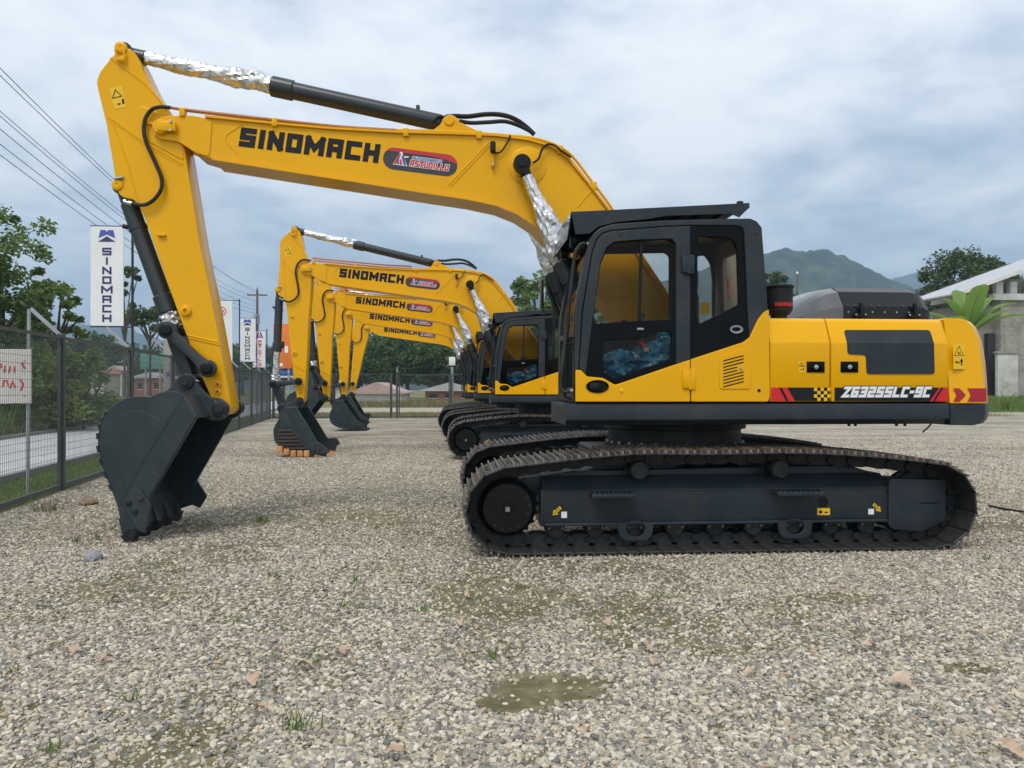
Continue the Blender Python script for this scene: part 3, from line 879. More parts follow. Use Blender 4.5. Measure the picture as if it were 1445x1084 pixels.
hinge(961.5, 979.5, 522, 548, 'yellow', dl); hinge(960.5, 978, 362, 386, 'slate', sh)
c = L3(842, 545.5, CY)
b = B()
rg = []
for dy, sc in ((.01, 1.0), (-.008, 1.0), (-.008, .88), (-.003, .80)):
    rg.append([Vector((c.x + .102 * sc * math.cos(t), YS + dy, c.z + .058 * sc * math.sin(t))) for t in np.linspace(0, 2 * math.pi, 28, endpoint=False)])
b.rings(rg); hp = b.done('door_handle_recess', 'gloss_black', dl)
b = B().box(c.x - .07, c.x + .015, YS - .014, YS - .002, c.z - .024, c.z + .03, .008)
b.done('door_handle', 'rubber', hp)
c = L3(876, 551, CY); B().lathe((c.x, YS + .002, c.z), (0, -1, 0), [(0, .018), (.010, .016), (.012, .006)], 12).done('rubber_stop', 'decal_yellow', dl)
c = L3(1069, 551, CY); B().lathe((c.x, YS + .002, c.z), (0, -1, 0), [(0, .016), (.008, .014), (.010, .005)], 12).done('skirt_bolt', 'black', dr)
c = L3(1039, 465, CY + .0)
b = B(); b.rings([[Vector((c.x + (.048 + rr) * math.cos(t), CY - .004 + dy, c.z + (.026 + rr) * math.sin(t))) for t in np.linspace(0, 2 * math.pi, 20, endpoint=False)] for rr, dy in ((.012, .006), (.010, -.008), (.0, -.008), (-.008, .004))], False)
b.done('window_latch_ring', 'galvanised', sh)
# louvred vent cover
vent = q([(1012.5, 504), (1020, 501), (1041, 494.5), (1056, 494), (1057, 549), (1013, 549)], .03)
vp = plate('vent_cover', [vent], YS - .003, .010, 'yellow', dr, .003)
for k in range(9):
    y0 = 510.5 + k * 4.55
    xe = 1047 if k not in (3, 4) else 1038
    a, bb = L(1018.5, y0, CY), L(xe, y0 - (xe - 1018.5) * .26, CY)
    B().prism([(a[0], a[1]), (bb[0], bb[1]), (bb[0], bb[1] + .011), (a[0], a[1] + .011)], YS - .0095, YS - .006).done('louvre', 'rust_bar' if False else 'decal_dark', vp, 0)
c = L3(1043, 520, CY); B().lathe((c.x, YS - .007, c.z), (0, -1, 0), [(0, .017), (.006, .015), (.007, .005)], 12).done('vent_lock', 'steel', vp)
for px, py, par in ((875, 331.5, sh), (1068, 329.5, sh)):
    c = L3(px, py, CY); B().lathe((c.x, CY - .02, c.z), (0, -1, 0), [(0, .021), (.008, .019), (.009, .008)], 12).done('pillar_cap', 'charcoal', par)
c = L3(903.5, 464.3, CY); B().box(c.x - .03, c.x + .03, CY - .008, CY + .002, c.z - .009, c.z + .009, .003, 1).done('window_catch', 'galvanised', sh)
# glass
def pane(name, pts, y, m='glass', par=None):
    return B().poly([(p[0], y, p[1]) for p in pts]).done(name, m, par or exc, 0)
pane('door_glass', LP(w_up, CY), CY + .022, par=sh); pane('door_glass', LP(w_lo, CY), CY + .022, par=sh); pane('quarter_glass', LP(w_re, CY), CY + .022, par=sh)
a, c = L(901, 456, CY), L(907, 339, CY)
plate('sliding_bar', [LP([(900.5, 454), (904, 340), (908, 340), (905, 454)], CY)], CY + .022, .02, 'black', sh, .003)
# right side of the cab
rs_out = [(p[0], p[1]) for p in cabo]
wr1 = q([(800, 468), (815, 375), (826, 359), (938, 357), (944, 362), (944, 466)], .03, CR)
wr2 = q([(975, 372), (984, 362), (994, 360), (1002, 372), (1005, 392), (1005, 456), (975, 458)], .03, CR)
plate('cab_right_side', [rs_out, wr1, wr2], CR, .05, 'interior', exc, .008)
pane('right_glass', wr1, CR, par=None)
pane('right_glass', wr2, CR)
# roof, back, floor, front frame
zr = L(1000, 309, CY)[1]
roof = [L(a, b_, CY) for a, b_ in ((838, 328), (847, 321), (866, 315.5), (932, 311), (1000, 309), (1058, 308), (1068, 312))]
B().strip(roof, 0, -.05, CY + .041, CR - .026).done('cab_roof', 'slate', exc)
xb = L(1075, 400, CY)[0]
zfl = zt + .004
def xback(z):
    p, q_ = L(1075, 322, CY), L(1084, 568, CY)
    return p[0] + (q_[0] - p[0]) * (p[1] - z) / (p[1] - q_[1]) - .012
ztp, zbt = roof[-1][1] - .03, zfl
zw0 = zbt + .75
for za, zb_, ya, yb, nm in ((zbt, zw0, CY + .041, CR - .026, 'cab_back'), (ztp - .16, ztp, CY + .041, CR - .026, 'cab_back'), (zw0, ztp - .16, CY + .041, CY + .16, 'cab_back'), (zw0, ztp - .16, CR - .14, CR - .026, 'cab_back')):
    B().prism([(xback(za), za), (xback(za) - .04, za), (xback(zb_) - .04, zb_), (xback(zb_), zb_)], ya, yb).done(nm, 'interior_light', exc, 0)
B().poly([(xback(zw0) - .02, CY + .16, zw0), (xback(zw0) - .02, CR - .14, zw0), (xback(ztp - .16) - .02, CR - .14, ztp - .16), (xback(ztp - .16) - .02, CY + .16, ztp - .16)]).done('rear_glass', 'glass', exc, 0)
B().box(L(811, 568, CY)[0] + .02, xb, CY + .041, CR - .026, zfl, zfl + .10).done('cab_floor', 'interior', exc)
fr = [L(810.5, 566, CY), L(810.5, 440, CY), L(829.5, 341, CY), L(838, 328, CY)]
def fx(z):
    for p, q_ in zip(fr[:-1], fr[1:]):
        if p[1] <= z <= q_[1]: return p[0] + (q_[0] - p[0]) * (z - p[1]) / (q_[1] - p[1])
    return fr[-1][0] if z > fr[-1][1] else fr[0][0]
def frontpath(z0, z1, n=8): return [(fx(z) - .0, z) for z in np.linspace(z0, z1, n)]
z0_, z1_ = fr[0][1], fr[-1][1]
for ya, yb, nm in ((CY + .041, CY + .10, 'front_pillar'), (CR - .085, CR - .026, 'front_pillar')):
    B().strip(frontpath(z0_, z1_), 0, -.04, ya, yb).done(nm, 'slate', exc)
B().strip(frontpath(z0_, z0_ + .12, 2), 0, -.05, CY + .10, CR - .085).done('front_sill', 'slate', exc)
zm = L(820, 470, CY)[1]
B().strip(frontpath(zm - .02, zm + .03, 2), 0, -.04, CY + .10, CR - .085).done('front_crossbar', 'slate', exc)
for za, zb_ in ((z0_ + .12, zm - .02), (zm + .03, z1_)):
    b = B(); pp = frontpath(za, zb_, 8)
    for p, q_ in zip(pp[:-1], pp[1:]): b.poly([(p[0] + .02, CY + .10, p[1]), (p[0] + .02, CR - .085, p[1]), (q_[0] + .02, CR - .085, q_[1]), (q_[0] + .02, CY + .10, q_[1])])
    bmesh.ops.remove_doubles(b.bm, verts=b.bm.verts[:], dist=1e-5)
    b.done('windscreen', 'glass', exc, 40)
# grab rail in front of the cab
b = B()
yl = CY + .02
b.tube(catmull([L3(830, 344.5, yl), L3(822, 344, yl), L3(816, 349, yl), L3(811, 362, yl), L3(804, 420, yl), L3(797.5, 480, yl), L3(792, 530, yl), L3(791, 548, yl), L3(796, 553, yl), L3(806, 551, yl)], 6), .017, 8)
gr = b.done('grab_rail', 'charcoal', exc)
b = B()
for px, py in ((830, 344.5), (806, 551)):
    c = L3(px, py, yl); b.lathe((c.x, yl - .022, c.z), (0, -1, 0), [(0, .016), (.006, .014), (.007, .004)], 10)
b.done('rail_bolts', 'steel', gr, kind='stuff')
b = B()
for py in (478, 486, 493): b.tube([L3(796.5, py, yl), L3(807, py - 1, yl), (L3(809, py - 1, yl).x, yl + .15, L3(807, py - 1, yl).z)], .011, 6)
b.tube([L3(803, 436, yl + .08), L3(799, 500, yl + .08), L3(797, 560, yl + .08), L3(806, 563, yl + .08)], .013, 6)
b.done('mirror_bracket', 'black', exc, kind='stuff')
# roof guard
gy0, gy1 = CY + .03, CR - .01
side = [(806, 299), (860, 296.5), (1057.5, 286.5), (1057.5, 293), (1043, 307), (1032, 302), (940, 305), (918, 309), (868, 314), (845, 320), (832, 330), (812, 331)]
for yy in (gy0, gy1 - .01): plate('guard_side', [LP(side, gy0)], yy, .012, 'slate', exc, .003)
top = [L(806, 299, gy0), L(860, 296.5, gy0), L(1057.5, 286.5, gy0)]
B().strip([(p[0], p[1] - .012) for p in top[:2]], 0, -.010, gy0 + .007, gy1 - .017).done('guard_front_plate', 'slate', exc)
B().strip([(p[0], p[1] - .010) for p in top[1:]], 0, -.006, gy0 + .007, gy1 - .017).done('guard_top', 'slate', exc)
for k in range(6):
    t0, t1 = .08 + k * .155, .08 + k * .155 + .085
    p = Vector(top[1]).lerp(Vector(top[2]), t0); q_ = Vector(top[1]).lerp(Vector(top[2]), t1)
    B().strip([(p.x, p.y - .020), (q_.x, q_.y - .020)], 0, -.035, gy0 + .007, gy1 - .017).done('guard_slat', 'slate', exc)
pa, pb_ = L(806, 299, gy0), L(800, 346, gy0)
B().prism([pa, (pa[0] + .012, pa[1]), (pb_[0] + .012, pb_[1] + .05), (pb_[0], pb_[1] + .05)], gy0 + .007, gy1 - .017).done('guard_visor', 'gloss_black', exc)
for k in range(2):
    y = gy0 + .16 + k * .62
    c = L3(812, 335, gy0)
    b = B().lathe((c.x + .06, y, c.z), (-1, 0, 0), [(0, .03), (.03, .062), (.075, .066), (.082, .058)], 16)
    b.box(c.x + .02, c.x + .05, y - .012, y + .012, c.z + .04, c.z + .16)
    wl_ = b.done('work_lamp', 'black', exc)
    B().cyl((c.x - .024, y, c.z), (c.x - .026, y, c.z), .05, n=16).done('lamp_lens', 'galvanised', wl_)
c = L3(1047, 284.5, gy0); B().lathe((c.x, gy0 + .05, c.z - .02), (0, 0, 1), [(0, .03), (.03, .03), (.036, .012)], 12).done('beacon_base', 'charcoal', exc)
# interior
sx = L(930, 500, -.9)[0]; sy0 = -.88
b = B().box(sx - .26, sx + .26, sy0 - .25, sy0 + .25, zfl + .34, zfl + .50, .06, 3)
b.box(sx - .18, sx + .18, sy0 - .2, sy0 + .2, zfl + .09, zfl + .35, .03)
b.box(sx + .20, sx + .34, sy0 - .24, sy0 + .24, zfl + .44, zfl + 1.05, .06, 3)
b.box(sx + .26, sx + .36, sy0 - .13, sy0 + .13, zfl + 1.06, zfl + 1.28, .04, 3)
b.done('operator_seat', 'seat_fabric', exc)
def crumple(name, c, s, m, par, seed, n=3, amp=.25):
    b = B(); bmesh.ops.create_icosphere(b.bm, subdivisions=n, radius=1.0)
    rr = random.Random(seed); ph = [(rr.uniform(3, 9), rr.uniform(3, 9), rr.uniform(3, 9), rr.uniform(0, 6)) for _ in range(5)]
    for v in b.bm.verts:
        d = sum(abs(math.sin(p[0] * v.co.x + p[1] * v.co.y + p[2] * v.co.z + p[3])) for p in ph) / 5
        k = 1 - amp + amp * 2 * d
        v.co = Vector((c[0] + v.co.x * s[0] * k, c[1] + v.co.y * s[1] * k, c[2] + v.co.z * s[2] * k))
    return b.done(name, m, par, 25)
cw1 = L3(880, 510, -1.1); cw2 = L3(930, 495, -1.1)
crumple('plastic_wrap', (sx - .02, sy0 - .22, zfl + .36), (.30, .18, .20), 'blue_wrap', exc, 3, 4, .3)
crumple('plastic_wrap', (sx - .44, sy0 - .05, zfl + .27), (.22, .28, .20), 'blue_wrap', exc, 5, 4, .3)
crumple('plastic_wrap', (sx + .14, sy0 - .22, zfl + .55), (.20, .12, .18), 'blue_wrap', exc, 8, 4, .3)
for s in (-1, 1):
    b = B().box(sx - .22, sx + .22, sy0 + s * .36 - .06, sy0 + s * .36 + .06, zfl + .10, zfl + (.34 if s < 0 else .56), .03)
    b.tube([(sx - .24, sy0 + s * .36, zfl + .56), (sx - .27, sy0 + s * .36, zfl + .72), (sx - .25, sy0 + s * .36, zfl + .82)], [.018, .018, .034], 8)
    b.done('joystick_console', 'interior', exc)
c = L3(905, 485, -1.16)
b = B().tube([(c.x - .02, -1.2, c.z + .02), (c.x + .03, -1.2, c.z - .04)], .018, 6); b.done('red_lever', 'red', exc)
b = B().tube([(c.x + .03, -1.2, c.z - .04), (c.x + .06, -1.2, c.z - .13), (c.x + .05, -1.2, c.z - .2), (c.x + .05, -1.2, c.z - .26)], [.025, .035, .03, .012], 8); b.done('lever_grip', 'interior_light', exc)
# trim by the quarter window
tr = plate('rear_trim', [q([(1008, 340), (1045, 336), (1047, 440), (1007, 455)], .02, CR)], CR - .035, .012, 'interior_light', exc, .003)
c = L3(1027, 405, CR - .2)
b = B().tube([L3(1026, 394, CR - .06), L3(1028, 400, CR - .07), L3(1026, 412, CR - .07), L3(1028, 421, CR - .06)], .014, 6); b.done('emergency_hammer', 'red', exc)
B().poly([(p[0], CR - .03, p[1]) for p in LP([(987, 427), (1000, 427), (1000, 444), (987, 444)], CR)]).done('window_sticker', 'decal_yellow', exc, 0)

# ---------------------------------------------------------------- boom
BY = .19
btop = [(229, 170), (240, 163.5), (262, 162.5), (290, 166), (340, 171), (400, 177), (470, 183), (560, 188), (640, 190), (700, 192.5), (745, 198.5), (775, 207), (800, 224), (828, 258), (857, 296), (896, 356), (949, 436), (966, 470)]
bbot = [(960, 512), (940, 520), (922, 508), (900, 480), (877, 457), (842, 412), (800, 366), (775, 337), (755, 317.5), (730, 301), (700, 289), (660, 280.5), (600, 271.5), (500, 255.5), (400, 240), (300, 224), (276, 217), (262, 205), (245, 199), (229, 197), (217, 190), (216, 178)]
btl, bbl = LP(btop, -BY), LP(bbot, -BY)
boom = plate('boom', [btl + bbl], 0, BY * 2, 'yellow', exc, .004)
part(boom, 'boom')
B().strip([(p[0], p[1] - .004) for p in btl[3:]], 0, .022, -BY - .028, BY + .028).done('top_flange', 'yellow', boom)
B().strip([(p[0], p[1] + .004) for p in bbl[1:16]], 0, .022, -BY - .028, BY + .028).done('bottom_flange', 'yellow', boom)
def bead(par, pts, yl, r=.007, m='yellow', name='weld_or_highlight_bead'):
    return B().tube([(p[0], yl, p[1]) for p in LP(pts, yl)], r, 6).done(name, m, par)
for d in (0, 5): bead(boom, [(691 + d, 200), (631 + d, 263)], -BY)
bead(boom, [(347, 172), (334, 181), (320, 190), (318, 197), (322, 204), (336, 217)], -BY)
bead(boom, [(834, 270), (815, 292)], -BY); bead(boom, [(842, 399), (864, 418), (897, 418)], -BY)
# circular doubler round the boom cylinder pin
c = L3(744, 235, -BY)
b = B().lathe((c.x, -BY + .002, c.z), (0, -1, 0), [(0, .20), (.008, .198), (.012, .19)], 36); b.done('doubler_plate', 'yellow', boom)
# arm pin bosses
PA = L(227.5, 180.5, -.2)
b = B().lathe((PA[0], -BY - .06, PA[1]), (0, 1, 0), [(0, .062), (.008, .072), (2 * BY + .112, .072), (2 * BY + .12, .062)], 28)
b.box(PA[0] - .02, PA[0] + .16, -BY - .075, -BY - .03, PA[1] - .05, PA[1] + .05, .012)
pn = b.done('arm_pin_boss', 'yellow', boom)
b = B()
for dx, dz in ((.12, .045), (.115, -.045)): b.lathe((PA[0] + dx, -BY - .074, PA[1] + dz), (0, -1, 0), [(0, .014), (.02, .013), (.021, .004)], 8)
b.done('pin_bolts', 'steel', pn, kind='stuff')
# side fork cheeks at the arm end (thicker)
plate('fork_cheek', [rnd(LP([(216, 172), (232, 164), (272, 163), (300, 169), (296, 222), (276, 216), (252, 200), (222, 196)], -BY), .05, 4)], -BY - .004, .014, 'yellow', boom, .005)
# arm cylinder bracket
brk = rnd(LP([(608, 192), (622, 182), (626, 172), (634, 167.5), (642, 170), (652, 180), (672, 190), (690, 194)], 0), .05, 4)
for s in (-.12, .12): plate('cylinder_bracket', [brk], s, .03, 'yellow', boom, .005)
PCB = L(634, 176.5, 0)
B().cyl((PCB[0], -.15, PCB[1]), (PCB[0], .15, PCB[1]), .055, n=18, bev=.008).done('bracket_pin', 'yellow', boom)
# pipes and clamps along the top
def pipe(pts, yl, r, m, nm='hydraulic_pipe'):
    return B().tube(catmull([L3(a, b_, yl) for a, b_ in pts], 4), r, 7).done(nm, m, boom)
pipe([(238, 151.5), (262, 155), (340, 164), (470, 178), (560, 184)], -BY, .016, 'copper_pipe')
pipe([(560, 184), (640, 186), (700, 190), (748, 194.5), (780, 203), (806, 219), (832, 252), (862, 292), (900, 352), (945, 420)], -BY, .016, 'yellow')
pipe([(640, 187), (700, 190.5), (748, 196), (780, 207), (803, 224), (828, 256), (856, 294), (894, 354), (940, 424)], -BY + .08, .016, 'yellow')
pipe([(262, 156), (340, 165), (470, 179), (560, 185)], BY - .05, .016, 'copper_pipe')
for px, py in ((258, 158), (388, 172.5), (573, 186.5), (676, 190), (838, 262), (790, 211)):
    c = L3(px, py, -BY); B().box(c.x - .028, c.x + .028, -BY - .03, -BY + .05, c.z - .05, c.z + .035, .006).done('pipe_clamp', 'yellow', boom)
def hose(par, pts, yl, r, m='rubber', nm='hydraulic_hose', n=8):
    return B().tube(catmull([L3(a, b_, yl) for a, b_ in pts], 7), r, 8).done(nm, m, par)
hose(boom, [(632, 167), (640, 164), (660, 164.5), (685, 161.5), (706, 162), (724, 167), (740, 177), (754, 190)], -.06, .026)
hose(boom, [(648, 171), (665, 173.5), (690, 172.5), (712, 171.5), (730, 176.5), (744, 183), (754, 189)], -.12, .022)
hose(boom, [(612, 171), (618, 165), (626, 165), (632, 168)], -.1, .014)
hose(boom, [(720, 191), (717, 199), (708, 213), (700, 216), (696, 214)], -BY - .03, .009)
hose(boom, [(752, 230), (760, 224), (765, 211), (772, 204), (782, 205), (795, 215), (806, 222)], -BY - .05, .011)
c = L3(695.5, 208, -BY - .06)
b = B().box(c.x - .028, c.x + .028, -BY - .10, -BY - .03, c.z - .06, c.z + .06, .02, 3); wl_ = b.done('boom_lamp', 'rubber', boom)
b = B().box(c.x - .015, c.x + .015, -BY - .05, -BY - .01, c.z - .20, c.z - .05, .006); b.done('lamp_bracket', 'yellow', wl_)
b = B().box(c.x - .012, c.x + .012, -BY - .058, -BY - .04, c.z - .18, c.z - .16); b.done('lamp_bolt', 'steel', wl_)
# boom lettering
YBD = -BY - .003
o0 = L3(336.5, 206.5, -BY); o1 = L3(533.5, 230.5, -BY); dv = (o1 - o0).normalized(); up = Vector((-dv.z, 0, dv.x))
wtot = (o1 - o0).length
b = B()
tw = lettering(b, 'SINOMACH', lambda u, v, l: o0, .195, .16, .056, .026)  # measure
b.bm.free(); kx = wtot / tw
b = B()
lettering(b, 'SINOMACH', lambda u, v, l: o0 + dv * u * kx + up * v + Vector((0, YBD + BY - l, 0)), .195, .16, .056, .026, .05)
b.done('brand_lettering', 'decal_dark', boom, 0, kind='stuff')
# dealer pill
p0, p1 = L3(556, 224, -BY), L3(630, 233.5, -BY); pd = (p1 - p0).normalized(); pu = Vector((-pd.z, 0, pd.x)); plen = (p1 - p0).length; pr_ = .112
def pill(u, v, off): return p0 + pd * u + pu * v + Vector((0, -.003 - off, 0))
arc = lambda cx, a0, a1, r, n=10: [(cx + r * math.cos(R(a)), r * math.sin(R(a))) for a in np.linspace(a0, a1, n)]
outl = arc(0, 90, 270, pr_) + arc(plen, -90, 90, pr_)
pl = B().poly([pill(u, v, 0) for u, v in outl]).done('dealer_decal', 'pill_dark', boom, 0)
red = arc(0, 90, 140, pr_, 6) + [(plen * .25, pr_ * .62), (plen * .65, pr_ * .66), (plen * .95, pr_ * .50), (plen + pr_ * .86, pr_ * .25)] + arc(plen, 15, 90, pr_, 7)
b = B(); b.poly([pill(u, v, .003) for u, v in red]); bmesh.ops.triangulate(b.bm, faces=b.bm.faces[:]); b.done('decal_band', 'pill_red', pl, 0)
def logoA(b, fn, s, which):
    if which == 'white':
        b.poly([fn(x * s, y * s) for x, y in ((-.06, -.06), (.46, 1.05), (.62, 1.05), (1.15, -.06))])
        b.poly([fn(x * s, y * s) for x, y in ((.75, .58), (1.18, .66), (1.18, .76), (.75, .72))])
    if which == 'red':
        b.poly([fn(x * s, y * s) for x, y in ((0, 0), (.40, .9), (.56, .9), (.22, 0))])
        b.poly([fn(x * s, y * s) for x, y in ((.52, .0), (.48, .35), (.58, .5), (.72, .0))])
    if which == 'blue':
        b.poly([fn(x * s, y * s) for x, y in ((.28, .1), (.30, .4), (.44, .62), (.42, .3), (.47, .02), (.36, .0))])
        b.poly([fn(x * s, y * s) for x, y in ((.84, 0), (.60, .62), (.72, .92), (1.06, 0))])
for wh, m, off in (('white', 'white', .004), ('red', 'red', .0065), ('blue', 'logo_blue', .0065)):
    b = B(); logoA(b, lambda x, y: pill(.0 + x, -.055 + y, off), .125, wh); b.done('dealer_logo', m, pl, 0, kind='stuff')
for g_, m, off in ((.012, 'white', .0045), (0, 'red', .0075)):
    b = B(); lettering(b, 'ASTUDILLO', lambda u, v, l: pill(.165 + u, -.058 + v, off + l), .062, .040, .013, .0075, .15, g_); b.done('dealer_lettering', m, pl, 0, kind='stuff')
for g_, m, off in ((.009, 'white', .0095), (0, 'logo_blue', .0120)):
    b = B(); lettering(b, 'AUTOCOMERCIO', lambda u, v, l: pill(.185 + u, .013 + v, off + l), .030, .022, .006, .004, .15, g_); b.done('dealer_lettering', m, pl, 0, kind='stuff')

# ---------------------------------------------------------------- arm
AY = .155
a_out = [(178, 67), (187, 71), (193, 80), (200, 95), (212, 121), (240, 165), (256, 196), (260, 210), (268, 258), (282, 345), (298, 420), (311, 490), (325, 568), (326, 579), (318, 587), (307, 583), (303, 572), (283, 528), (262, 470), (235, 396), (205, 310), (197, 292), (188, 281), (178, 280), (168, 275), (164, 262), (160, 235), (150, 175), (137, 122), (136.5, 113), (142, 100), (155, 84), (166, 72)]
arm = plate('arm', [rnd(LP(a_out, -AY), .03, 3)], 0, AY * 2, 'yellow', exc, .006)
part(arm, 'arm')
def abead(pts, r=.009): return bead(arm, pts, -AY, r)
abead([(156, 82), (192, 108), (208, 121), (226, 142), (243, 165)]); abead([(153, 164), (200, 198), (258, 232)]); abead([(153, 168), (200, 202), (257, 236)], .006)
abead([(157, 168), (180, 232), (196, 290)], .010); abead([(264, 473), (308, 483)]); abead([(266, 477), (310, 487)])
plate('gusset', [rnd(LP([(196, 148), (240, 166), (256, 198), (260, 226), (250, 222), (210, 200)], -AY), .05, 4)], -AY - .003, .012, 'yellow', arm, .004)
PT = L(180, 77, 0); PBC = L(175, 267, 0)
def boss(par, P, r, y, m, nm='pin_boss', d=.05, bolt=True):
    b = B().lathe((P[0], -y + .01, P[1]), (0, -1, 0), [(0, r), (d, r), (d + .008, r - .012), (d + .008, r * .35), (d + .004, r * .3)], 22)
    b.lathe((P[0], y - .01, P[1]), (0, 1, 0), [(0, r), (d, r), (d + .008, r - .012)], 22)
    return b.done(nm, m, par)
bo = boss(arm, PT, .06, AY, 'yellow', d=.02)
b = B().box(PT[0] - .03, PT[0] + .05, -AY - .05, -AY - .02, PT[1] - .15, PT[1] - .11, .006)
for dx in (-.03, .05): b.cyl((PT[0] + dx, -AY - .035, PT[1] - .12), (PT[0] + dx - .01, -AY - .035, PT[1] - .03), .011, n=6)
b.done('pin_retainer', 'yellow', bo)
boss(arm, PBC, .055, AY, 'yellow', d=.02)
c = L3(172, 253, -AY)
b = B().tube([(c.x - .06, -AY - .02, c.z), (c.x + .02, -AY - .02, c.z + .015)], .016, 7); b.done('lug', 'galvanised', arm)
for px, py in ((262.5, 439),):
    c = L3(px, py, -AY); b = B().lathe((c.x, -AY + .005, c.z), (0, -1, 0), [(0, .055), (.03, .055), (.035, .045), (.036, .022), (.01, .02)], 8); b.done('grease_boss', 'yellow', arm)
for px, py in ((307.5, 542.5), (307.5, 552.5)):
    c = L3(px, py, -AY); b = B().lathe((c.x, -AY + .005, c.z), (0, -1, 0), [(0, .034), (.02, .034), (.024, .026), (.025, .016), (.006, .015)], 8); gb = b.done('grease_port', 'yellow', arm)
    B().cyl((c.x, -AY - .021, c.z), (c.x, -AY - .018, c.z), .016, n=8).done('port_hole', 'dark_red', gb)
for px, py in ((228, 333), (211, 176)):
    c = L3(px, py, -AY); b = B().box(c.x - .035, c.x + .045, -AY - .035, -AY + .01, c.z - .008, c.z + .018, .006, M=None); b.done('hose_lug', 'yellow', arm)
# sticker
st = LP([(154.5, 125), (172, 121), (179, 151), (162, 154)], -AY)
wk = B().poly([(p[0], -AY - .003, p[1]) for p in st]).done('warning_sticker', 'decal_yellow', arm, 0)
b = B(); stroke_poly(b, LP([(163, 127), (172, 136), (159, 139)], -AY), .008, lambda u, v: Vector((u, -AY - .005, v)), True)
for pts in (((172, 140), (175, 140), (176, 147), (173, 147)), ((166, 146.5), (170, 145.5), (170.5, 147.5), (166.5, 148.5))):
    b.poly([(p[0], -AY - .0055, p[1]) for p in LP(pts, -AY)])
b.done('warning_symbol', 'decal_dark', wk, 0, kind='stuff')
hose(arm, [(240, 152), (226, 151), (214, 155), (205, 168), (203, 186), (208, 205), (220, 231), (228, 252), (227, 268), (217, 282), (204, 289), (190, 288), (178, 284)], -AY - .05, .020, 'charcoal')
b = B().tube([L3(186, 287.5, -AY - .05), L3(175, 284, -AY - .05)], .022, 8); b.done('hose_fitting', 'steel', arm)
# rust-tan wear streaks on the front plate
# ---------------------------------------------------------------- bucket and linkage
PM, PL, PE, PK = L(235.5, 466, -.25), L(293, 520, -.25), L(264, 539, -.25), L(312, 577, -.25)
def linkbar(name, P, Q, r, w, y, m='bucket_paint'):
    d = Vector((Q[0] - P[0], Q[1] - P[1])); ln = d.length; d /= ln; n = Vector((-d.y, d.x))
    pts = []
    a0 = math.atan2(d.y, d.x)
    for k in range(13): a = a0 + R(40) + R(280) * k / 12; pts.append((P[0] + r * math.cos(a), P[1] + r * math.sin(a)))
    pts.append((P[0] + d.x * r * 1.8 - n.x * w, P[1] + d.y * r * 1.8 - n.y * w))
    pts.append((Q[0] - d.x * r * 1.8 - n.x * w, Q[1] - d.y * r * 1.8 - n.y * w))
    for k in range(13): a = a0 + math.pi + R(40) + R(280) * k / 12; pts.append((Q[0] + r * math.cos(a), Q[1] + r * math.sin(a)))
    pts.append((Q[0] - d.x * r * 1.8 + n.x * w, Q[1] - d.y * r * 1.8 + n.y * w))
    pts.append((P[0] + d.x * r * 1.8 + n.x * w, P[1] + d.y * r * 1.8 + n.y * w))
    return pts
root_link = None
for s in (1, -1):
    dog = B().prism(linkbar('l', PM, PL, .088, .048, s), s * .245 - .035, s * .245 + .035, bev=.010).done('idler_link', 'bucket_paint', exc); part(dog, 'dog')
b = B()
for P in (PM, PL): b.lathe((P[0], -.275, P[1]), (0, -1, 0), [(0, .06), (.03, .06), (.036, .05), (.036, .02)], 18)
b.cyl((PM[0], -.27, PM[1]), (PM[0], .27, PM[1]), .045, n=12); b.cyl((PL[0], -.27, PL[1]), (PL[0], .27, PL[1]), .045, n=12)
b.done('link_pins', 'black', dog, kind='stuff')
b = B()
b.prism(linkbar('l', PM, PE, .085, .06, 0), -.19, .19, bev=.010)
bl = b.done('bucket_link', 'slate', exc); part(bl, 'blink')
# bucket
BW = .655
def bl3(px, py): return L(px, py, -BW)
bk_back = [(232, 553), (227, 553.5), (212, 560), (196, 559.5), (181, 561), (167.6, 567), (154, 577), (144, 589), (139, 604), (137.7, 629), (143.5, 657), (154, 684), (164.5, 711), (170, 735), (173, 752)]
bk_front = [(205, 742), (210, 712), (214, 699), (240, 655), (278.5, 588), (268, 571), (260, 557), (247, 552.5)]
sp_ = [bl3(*p) for p in bk_back + bk_front]
bucket = plate('bucket', [rnd(sp_, .012, 2)], -BW + .0175, .035, 'bucket_paint', exc, .005)
part(bucket, 'bucket')
plate('bucket_cheek', [rnd(sp_, .012, 2)], BW - .0175, .035, 'bucket_paint', bucket, .005)
wr = [bl3(*p) for p in [(259, 557.5)] + [(247, 553)] + bk_back]
b = B(); b.strip([(p[0], p[1]) for p in wr], 0, .026, -BW + .036, BW - .036); b.done('bucket_shell', 'bucket_paint', bucket)
# front brow (box section at the hinge)
b = B().strip([bl3(278.5, 588), bl3(268, 571), bl3(259.5, 557.5)], 0, .03, -BW + .036, BW - .036); b.done('bucket_brow', 'bucket_paint', bucket)
